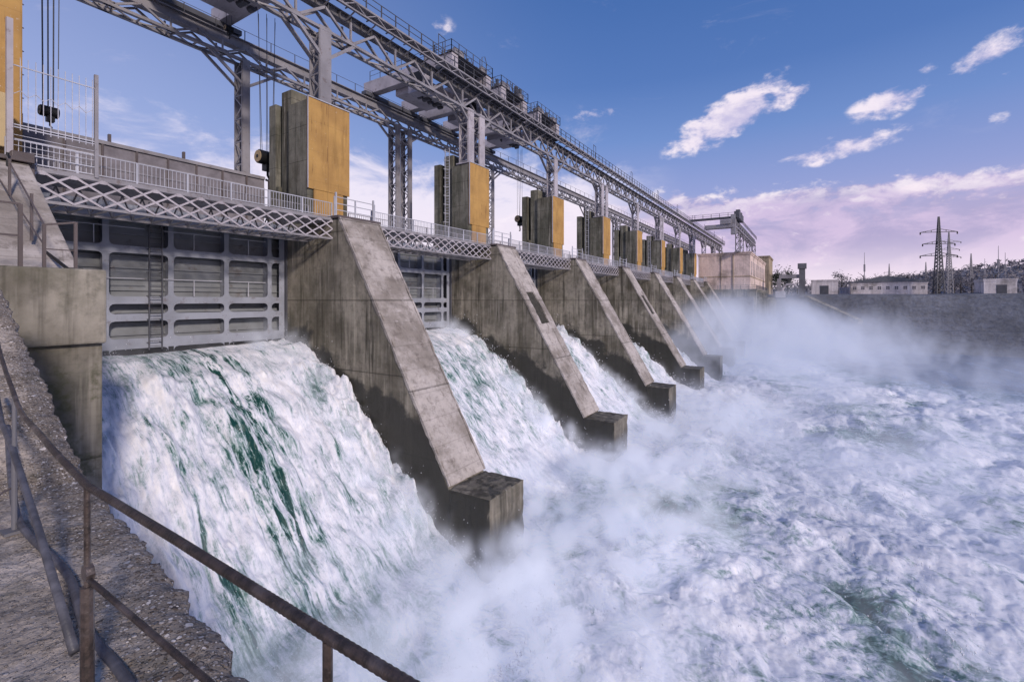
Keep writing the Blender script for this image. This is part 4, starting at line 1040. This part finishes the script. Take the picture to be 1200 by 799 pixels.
# pink powerhouse
pink = concrete('pink_plaster', (.72, .58, .53), (.66, .52, .48), .08, 0, wet=False, joints=0)
beige = concrete('beige_plaster', (.46, .37, .27), (.36, .29, .21), .3, 0, wet=False, joints=0)
def building(name, lab, x0, x1, y0, y1, z0, z1, m, win=(), cornice=.35, roof=None, door=()):
    root = empty(name, (x0, y0, z0), lab, 'building')
    mb = MB(); mb.box(0, x1-x0, 0, y1-y0, 0, z1-z0); mb.build('walls', m, root)
    H = z1-z0; W, Dp = x1-x0, y1-y0
    mb = MB(); mb.box(-cornice, W+cornice, -cornice, Dp+cornice, H, H+.35); mb.box(-cornice*.5, W+cornice*.5, -cornice*.5, Dp+cornice*.5, H-.45, H-.003)
    mb.build('cornice', m, root)
    for (face, a, b, za, zb) in win:
        mb = MB(); fr_ = MB()
        if face == 'x':
            mb.box(-.02, -.004, a, b, za, zb); fr_.box(-.08, -.021, a-.12, b+.12, za-.18, za-.02); fr_.box(-.06, -.021, (a+b)/2-.05, (a+b)/2+.05, za, zb); fr_.box(-.06, -.021, a, b, (za+zb)/2-.05, (za+zb)/2+.05)
        else:
            mb.box(a, b, -.02, -.004, za, zb); fr_.box(a-.12, b+.12, -.08, -.021, za-.18, za-.02); fr_.box((a+b)/2-.05, (a+b)/2+.05, -.06, -.021, za, zb); fr_.box(a, b, -.06, -.021, (za+zb)/2-.05, (za+zb)/2+.05)
        wdw = mb.build('window', M['glass'], root); fr_.build('frame', m, wdw)
    for (a, b, za, zb) in door:
        MB().box(-.05, -.004, a, b, za, zb).build('door', M['steel_dark'], root)
    if roof: MB().prism_x([(-.5, H+.36), (Dp/2, H+.36+roof), (Dp+.5, H+.36)], -.5, W+.5).build('roof', M['roof'], root)
    return root
M['glass'] = flat('window_glass', (.05, .06, .09), .15, .3)
M['roof'] = flat('grey_roof', (.16, .17, .19), .8)
xp = xc(8)+HW+1.6
root = building('powerhouse', 'pink rendered powerhouse at the far end of the dam', xp, xp+52, 14.6, 28.6, 3.2, 13.6, pink,
    [('y', 3+k*4.6, 4.9+k*4.6, 4.2, 8.2) for k in range(10)])
mb = MB(); mb.box(-.12, -.004, 0, 14, 3.6, 3.85); mb.box(-.2, -.005, 4.3, 4.55, 0, 10.2); mb.box(-.15, -.006, 7.6, 7.75, 0, 10.2); mb.box(0, 52, -.12, -.004, 3.6, 3.85)
mb.build('string_course', beige, root)
building('administration_block', 'beige block beyond the pink powerhouse', xp+70, xp+92, 14.5, 30, 1, 18, beige, [('x', 1.5+4.6*k, 3.6+4.6*k, 7+q*4.2, 9.6+q*4.2) for k in range(3) for q in range(2)]+[('y', 2+4*k, 4+4*k, 7, 10) for k in range(4)])

# second crane runway in front of the powerhouse
for i, xx in enumerate((149.5, 160, 178, 196)):
    column('powerhouse_column', xx, 17.8, 13.9, 20.2, 'laced column over the pink building, %s from its near end' % ORD[i+1], 'columns over the pink building', M['steel'], .9)
for i in range(3):
    xa = (142, 160, 178)[i]; root = empty('powerhouse_girder', (xa, 17.8, 0), 'crane girder over the pink building, %s span from its near end' % ORD[i+1], 'truss girder', 'girders over the pink building')
    mb = MB(); truss(mb, 0, 18, (-.6, .6), 20.0, 21.6, 4, .16); mb.build('truss', M['steel'], root)
    mb = MB(); mb.box(0, 18, -.4, .4, 21.6, 22.3); railing(mb, (0, -.9, 22.3), (18, -.9, 22.3), 1.1, 2, 0, .06); mb.build('runway_beam', M['steel_dark'], root)
root = empty('portal_crane', (141.5, 17, 0), 'distant portal crane bridging to the girder at the start of the pink building', 'crane')
mb = MB(); mb.box(-.6, .6, 0, 13, 22.4, 22.9); railing(mb, (0, 0, 22.9), (0, 13, 22.9), 1.1, 2, 0, .07); mb.build('bridge', M['steel_dark'], root)
mb = MB(); mb.box(-1.2, 1.2, .6, 8, 19.8, 20.8); mb.box(-1.6, 1.6, 1.2, 4, 20.8, 22); mb.box(-.8, .8, .2, 1.4, 18, 23.4); mb.build('hoist', M['steel'], root)
mb = MB(); mb.box(-.5, 10, -.6, .6, 22.4, 24.2); mb.box(2, 4, -.5, .5, 24.2, 25); mb.box(6.5, 8, -.5, .5, 24.2, 24.8); mb.build('machine_deck', M['steel_dark'], root)

# white sheds on the far bank
white = concrete('white_shed', (.72, .66, .67), (.62, .57, .58), .15, 0, wet=False, joints=0)
def bankpt(px, X):     # world y for a picture column at a given x
    r = (px-600)/F_PX; f = X/(math.cos(TH)+r*math.sin(TH)); return f*math.sin(TH)-r*f*math.cos(TH), f
def shed(px0, px1, ytop, X, lab, door=(), win=False, depth=10, roof=.0, zb=2.0):
    y1, f1 = bankpt(px0, X); y0, f0 = bankpt(px1, X); f = (f0+f1)/2
    h = (HY-ytop)*f/F_PX-zb
    W = y1-y0
    win_ = [('x', W*(k+.3)/9, W*(k+.7)/9, h*.45, h*.7) for k in range(9)] if win else []
    dd = [(W*a, W*b, 0, h*.65) for a, b in door]
    return building('shed', lab, X, X+depth, y0, y1, zb, zb+h, white, win_, .2, roof, dd)
shed(951, 982, 329, 200, 'small white shed with a dark door, left of the long one', [(.35, .68)])
shed(997, 1087, 331.5, 204, 'long low white shed with a grey roof behind the mist', win=True, roof=2.0)
shed(1153, 1192, 328, 196, 'white garage with a wide grey door at the right edge', [(.3, .62)])
shed(985, 995, 338, 215, 'low grey lean-to between the two left white sheds')

# pylons ---------------------------------------------------------------
def pylon(px, ytop, X, zb, lab, H=None, arms=3, m=None):
    y, f = bankpt(px, X); zt = (HY-ytop)*f/F_PX; H = zt-zb
    root = empty('pylon', (X, y, zb), lab, 'pylon', 'power line pylons on the far bank', rz=.35)
    mb = MB(); w0, w1 = H*.042, H*.014
    wd = lambda z: (w0+(w1*1.3-w0)*min(1, z/(H*.62)) if z < H*.62 else w1*1.3+(w1*.25-w1*1.3)*(z-H*.62)/(H*.38))
    for sx in (-1, 1):
        for sy in (-1, 1):
            mb.bar((sx*w0, sy*w0, 0), (sx*w1*1.3, sy*w1*1.3, H*.62), H*.007); mb.bar((sx*w1*1.3, sy*w1*1.3, H*.62), (sx*w1*.25, sy*w1*.25, H), H*.006)
    z = 0
    while z < H*.97:
        w_ = wd(z); dz_ = max(w_*1.7, H*.02); w2 = wd(z+dz_)
        for s in (-1, 1):
            mb.bar((-w_, s*w_, z), (w2, s*w2, z+dz_), H*.0035); mb.bar((w_, s*w_, z), (-w2, s*w2, z+dz_), H*.0035)
            mb.bar((s*w_, -w_, z), (s*w2, w2, z+dz_), H*.0035); mb.bar((s*w_, w_, z), (s*w2, -w2, z+dz_), H*.0035)
        z += dz_
    mb.build('mast', m or M['steel_dark'], root)
    for k in range(arms):
        z = H*(.62+.115*k); a = H*(.155 if k != 1 else .135); 
        am = MB()
        for s in (-1, 1):
            am.bar((0, s*.3, z+H*.03), (0, s*a, z), H*.005); am.bar((0, s*.3, z), (0, s*a, z), H*.006)
            for q in (.4, .7): am.bar((0, s*a*q, z), (0, s*a*q, z+H*.03*(1-q)), H*.004)
        arm = am.build('crossarm', m or M['steel_dark'], root)
        for s in (-1, 1): MB().tube([(0, s*a, z), (0, s*a, z-H*.022)], H*.006, 6).build('insulator', M['black'], arm)
    return root
pylon(1100, 254, 200, -6, 'tallest dark lattice pylon standing in the mist')
pylon(1112, 272, 260, 1, 'second lattice pylon, just right of the tallest one', m=M['steel'])
pylon(1138, 297, 320, 1, 'small distant pylon right of the tall pair', m=M['steel'], arms=2)
pylon(1085, 307, 430, 2, 'tiny far pylon left of the tall pair', m=M['steel'], arms=2)
pylon(1042, 309, 430, 2, 'tiny far pylon above the long white shed', m=M['steel'], arms=2)
def mast(px, ytop, X, lab):
    y, f = bankpt(px, X); zt = (HY-ytop)*f/F_PX; zz = 3
    mb = MB(); mb.tube([(X, y, zz), (X, y, zt)], [.3, .08], 6); mb.box(X-.4, X+.4, y-.4, y+.4, zz+(zt-zz)*.55, zz+(zt-zz)*.72)
    tag(mb.build('radio_mast', M['steel']), lab, 'mast')
mast(1013, 296, 330, 'thin radio mast above the left end of the long shed')
mast(1170, 288, 330, 'thin radio mast above the garage at the right')
mast(1178, 296, 340, 'short mast just right of the radio mast over the garage')
mast(1154, 303, 360, 'faint short mast left of the garage')

# switchyard gantry by the quay
y0, f0 = bankpt(912, 190)
root = empty('yard_gantry', (190, y0, 1), 'dark yard gantry crane with a square tower beside the beige block', 'gantry')
ya = bankpt(940, 190)[0]; yb = bankpt(913, 190)[0]
mb = MB(); mb.box(-.6, .6, ya-y0, yb-y0, 6.6, 7.9); mb.build('beam', M['steel'], root)
mb = MB(); mb.box(-.9, .9, ya-y0-.9, ya-y0+.9, 0, 11.5); mb.box(-1.2, 1.2, ya-y0-1.3, ya-y0+1.3, 9.8, 11.6); mb.build('leg', M['steel_mid'], root)
mb = MB(); mb.box(-.6, .6, yb-y0-.6, yb-y0+.6, 0, 6.6); mb.build('leg', M['steel'], root)
y2 = bankpt(925, 187)[0]; root = empty('yard_digger', (187, y2, 1), 'pale curved machine arm standing under the yard gantry', 'machine')
mb = MB(); mb.tube([(0, 2.5, .3), (0, 2, 3), (0, .8, 4.4), (0, -1.4, 4.4), (0, -2.4, 3.2)], [.5, .45, .4, .35, .3], 8); mb.build('arm', M['steel_light'], root); MB().box(-1, 1, 1.2, 4.2, 0, 2.2).build('cab', M['rail'], root, .1)

# hills, trees
def leafmat(name, a, b):
    m, t, o = mat(name); P = t.new('ShaderNodeNewGeometry').outputs['Position']; n = t.noise(P, .4, 3, .6)
    pbsdf(t, o, t.mix(t.ss(n, .35, .65), a, b), .9); return m
M['leaf'] = leafmat('hazy_winter_twigs', (.24, .22, .24), (.15, .15, .175)); M['leafg'] = leafmat('evergreen', (.035, .05, .04), (.06, .075, .06))  # twig colour lightened towards blue-grey to paint in distance haze
M['bark'] = flat('bark', (.05, .04, .035))
mb = MB(); V = []; F = []; NYh = 160
ysh = np.linspace(160, -900, NYh); prof = [(300, 1), (340, 11), (400, 21), (500, 29), (700, 33), (1100, 26)]
for y in ysh:
    k2 = np.clip((60-y)/170, .25, 1.35)
    for k, (x, z) in enumerate(prof): V.append((x, y, 1+z*k2*(.8+.25*float(pn(y*.01, k*.6))+.06*float(pn(y*.06, k*.6))) if k else -1))
for i in range(NYh-1):
    for k in range(len(prof)-1): a = i*len(prof)+k; F.append((a, a+1, a+len(prof)+1, a+len(prof)))
mb.v, mb.f = V, F; tag(mb.build('hills', leafmat('hazy_hill_scrub', (.24, .225, .245), (.16, .16, .185)), None, smooth=True), 'low wooded hills beyond the far bank', 'hills', kind='structure')  # blue-grey haze is mixed into the scrub colour
def hill_z(x, y):
    k2 = np.clip((60-y)/170, .25, 1.35); return 1+np.interp(x, [p[0] for p in prof], [p[1] for p in prof])*k2*.8 if x > 300 else 1
def leafcloud(cx, cy, cz, rx, rz_, n, size, mb, rnd):
    for _ in range(n):
        u = rnd.normal(size=3); u /= np.linalg.norm(u); rr_ = rnd.rand()**.45*(.75+.35*math.sin(u[0]*5+cx)+.2*math.sin(u[2]*7+cy))
        c = np.array((cx+u[0]*rx*rr_, cy+u[1]*rx*rr_, cz+u[2]*rz_*rr_)); a = rnd.normal(size=3)*size; b = rnd.normal(size=3)*size
        mb.poly([c-a, c+b, c+a])
rnd = np.random.RandomState(5)
tlab = {}
trees = [(900+10*k+rnd.rand()*6, 215+rnd.rand()*30) for k in range(5)]+[(970+13*k+rnd.rand()*8, 240+rnd.rand()*50) for k in range(17)]
for k, (px, X) in enumerate(trees):
    y, f = bankpt(px, X); h = 7+rnd.rand()*6
    if k < 5: h = (11, 15, 14, 9, 8)[k]; 
    kind = 'dark evergreen' if k in (1, 2, 9) else 'bare brown winter'
    zb = hill_z(X, y) if X > 300 else 1
    near_ = 'beside the yard gantry' if k < 5 else ('behind the long white shed' if px < 1095 else 'between the pylons and the garage')
    root = empty('tree', (X, y, zb), '%s tree %s, %s from the left' % (kind, near_, ORD[(k if k < 5 else (k-5 if px < 1095 else k-14)) % 12+1]), 'tree', 'trees on the far bank')
    mb = MB(); mb.tube([(0, 0, 0), (.1, 0, h*.35), (0, .1, h*.85)], [h*.03, h*.02, h*.006], 7)
    for q in range(9):
        a = rnd.rand()*6.28; z = h*(.3+.06*q); mb.tube([(0, 0, z), (math.cos(a)*h*.2, math.sin(a)*h*.2, z+h*.18)], [h*.01, h*.003], 5)
    mb.build('trunk', M['bark'], root)
    mb = MB()
    if kind[0] == 'd': leafcloud(0, 0, h*.55, h*.26, h*.42, 900, h*.02, mb, rnd)
    else:
        for q in range(6): leafcloud(rnd.normal()*h*.14, rnd.normal()*h*.14, h*(.5+.35*rnd.rand()), h*.2, h*.2, 90, h*.016, mb, rnd)
    mb.build('crown', M['leafg'] if kind[0] == 'd' else M['leaf'], root)
mb = MB()
for k in range(1500):
    X = 302+rnd.rand()**1.3*200; y = 40-rnd.rand()*400; z = hill_z(X, y)
    leafcloud(X, y, z+2.0, 3.5, 3.2, 16, .6, mb, rnd)
tag(mb.build('woodland', M['leaf']), 'bare brown woodland covering the low hills', 'woodland', kind='stuff')

# ------------------------------------------------------------------ render settings
cy = sc.cycles
sc.view_settings.view_transform = 'Standard'; sc.view_settings.look = 'None'; sc.view_settings.exposure = 0
cy.max_bounces = 5; cy.diffuse_bounces = 2; cy.glossy_bounces = 2; cy.transmission_bounces = 2; cy.volume_bounces = 4; cy.transparent_max_bounces = 8
cy.volume_step_rate = 1.5; cy.volume_max_steps = 256
cy.use_adaptive_sampling = True; cy.adaptive_threshold = .02
cy.use_denoising = True
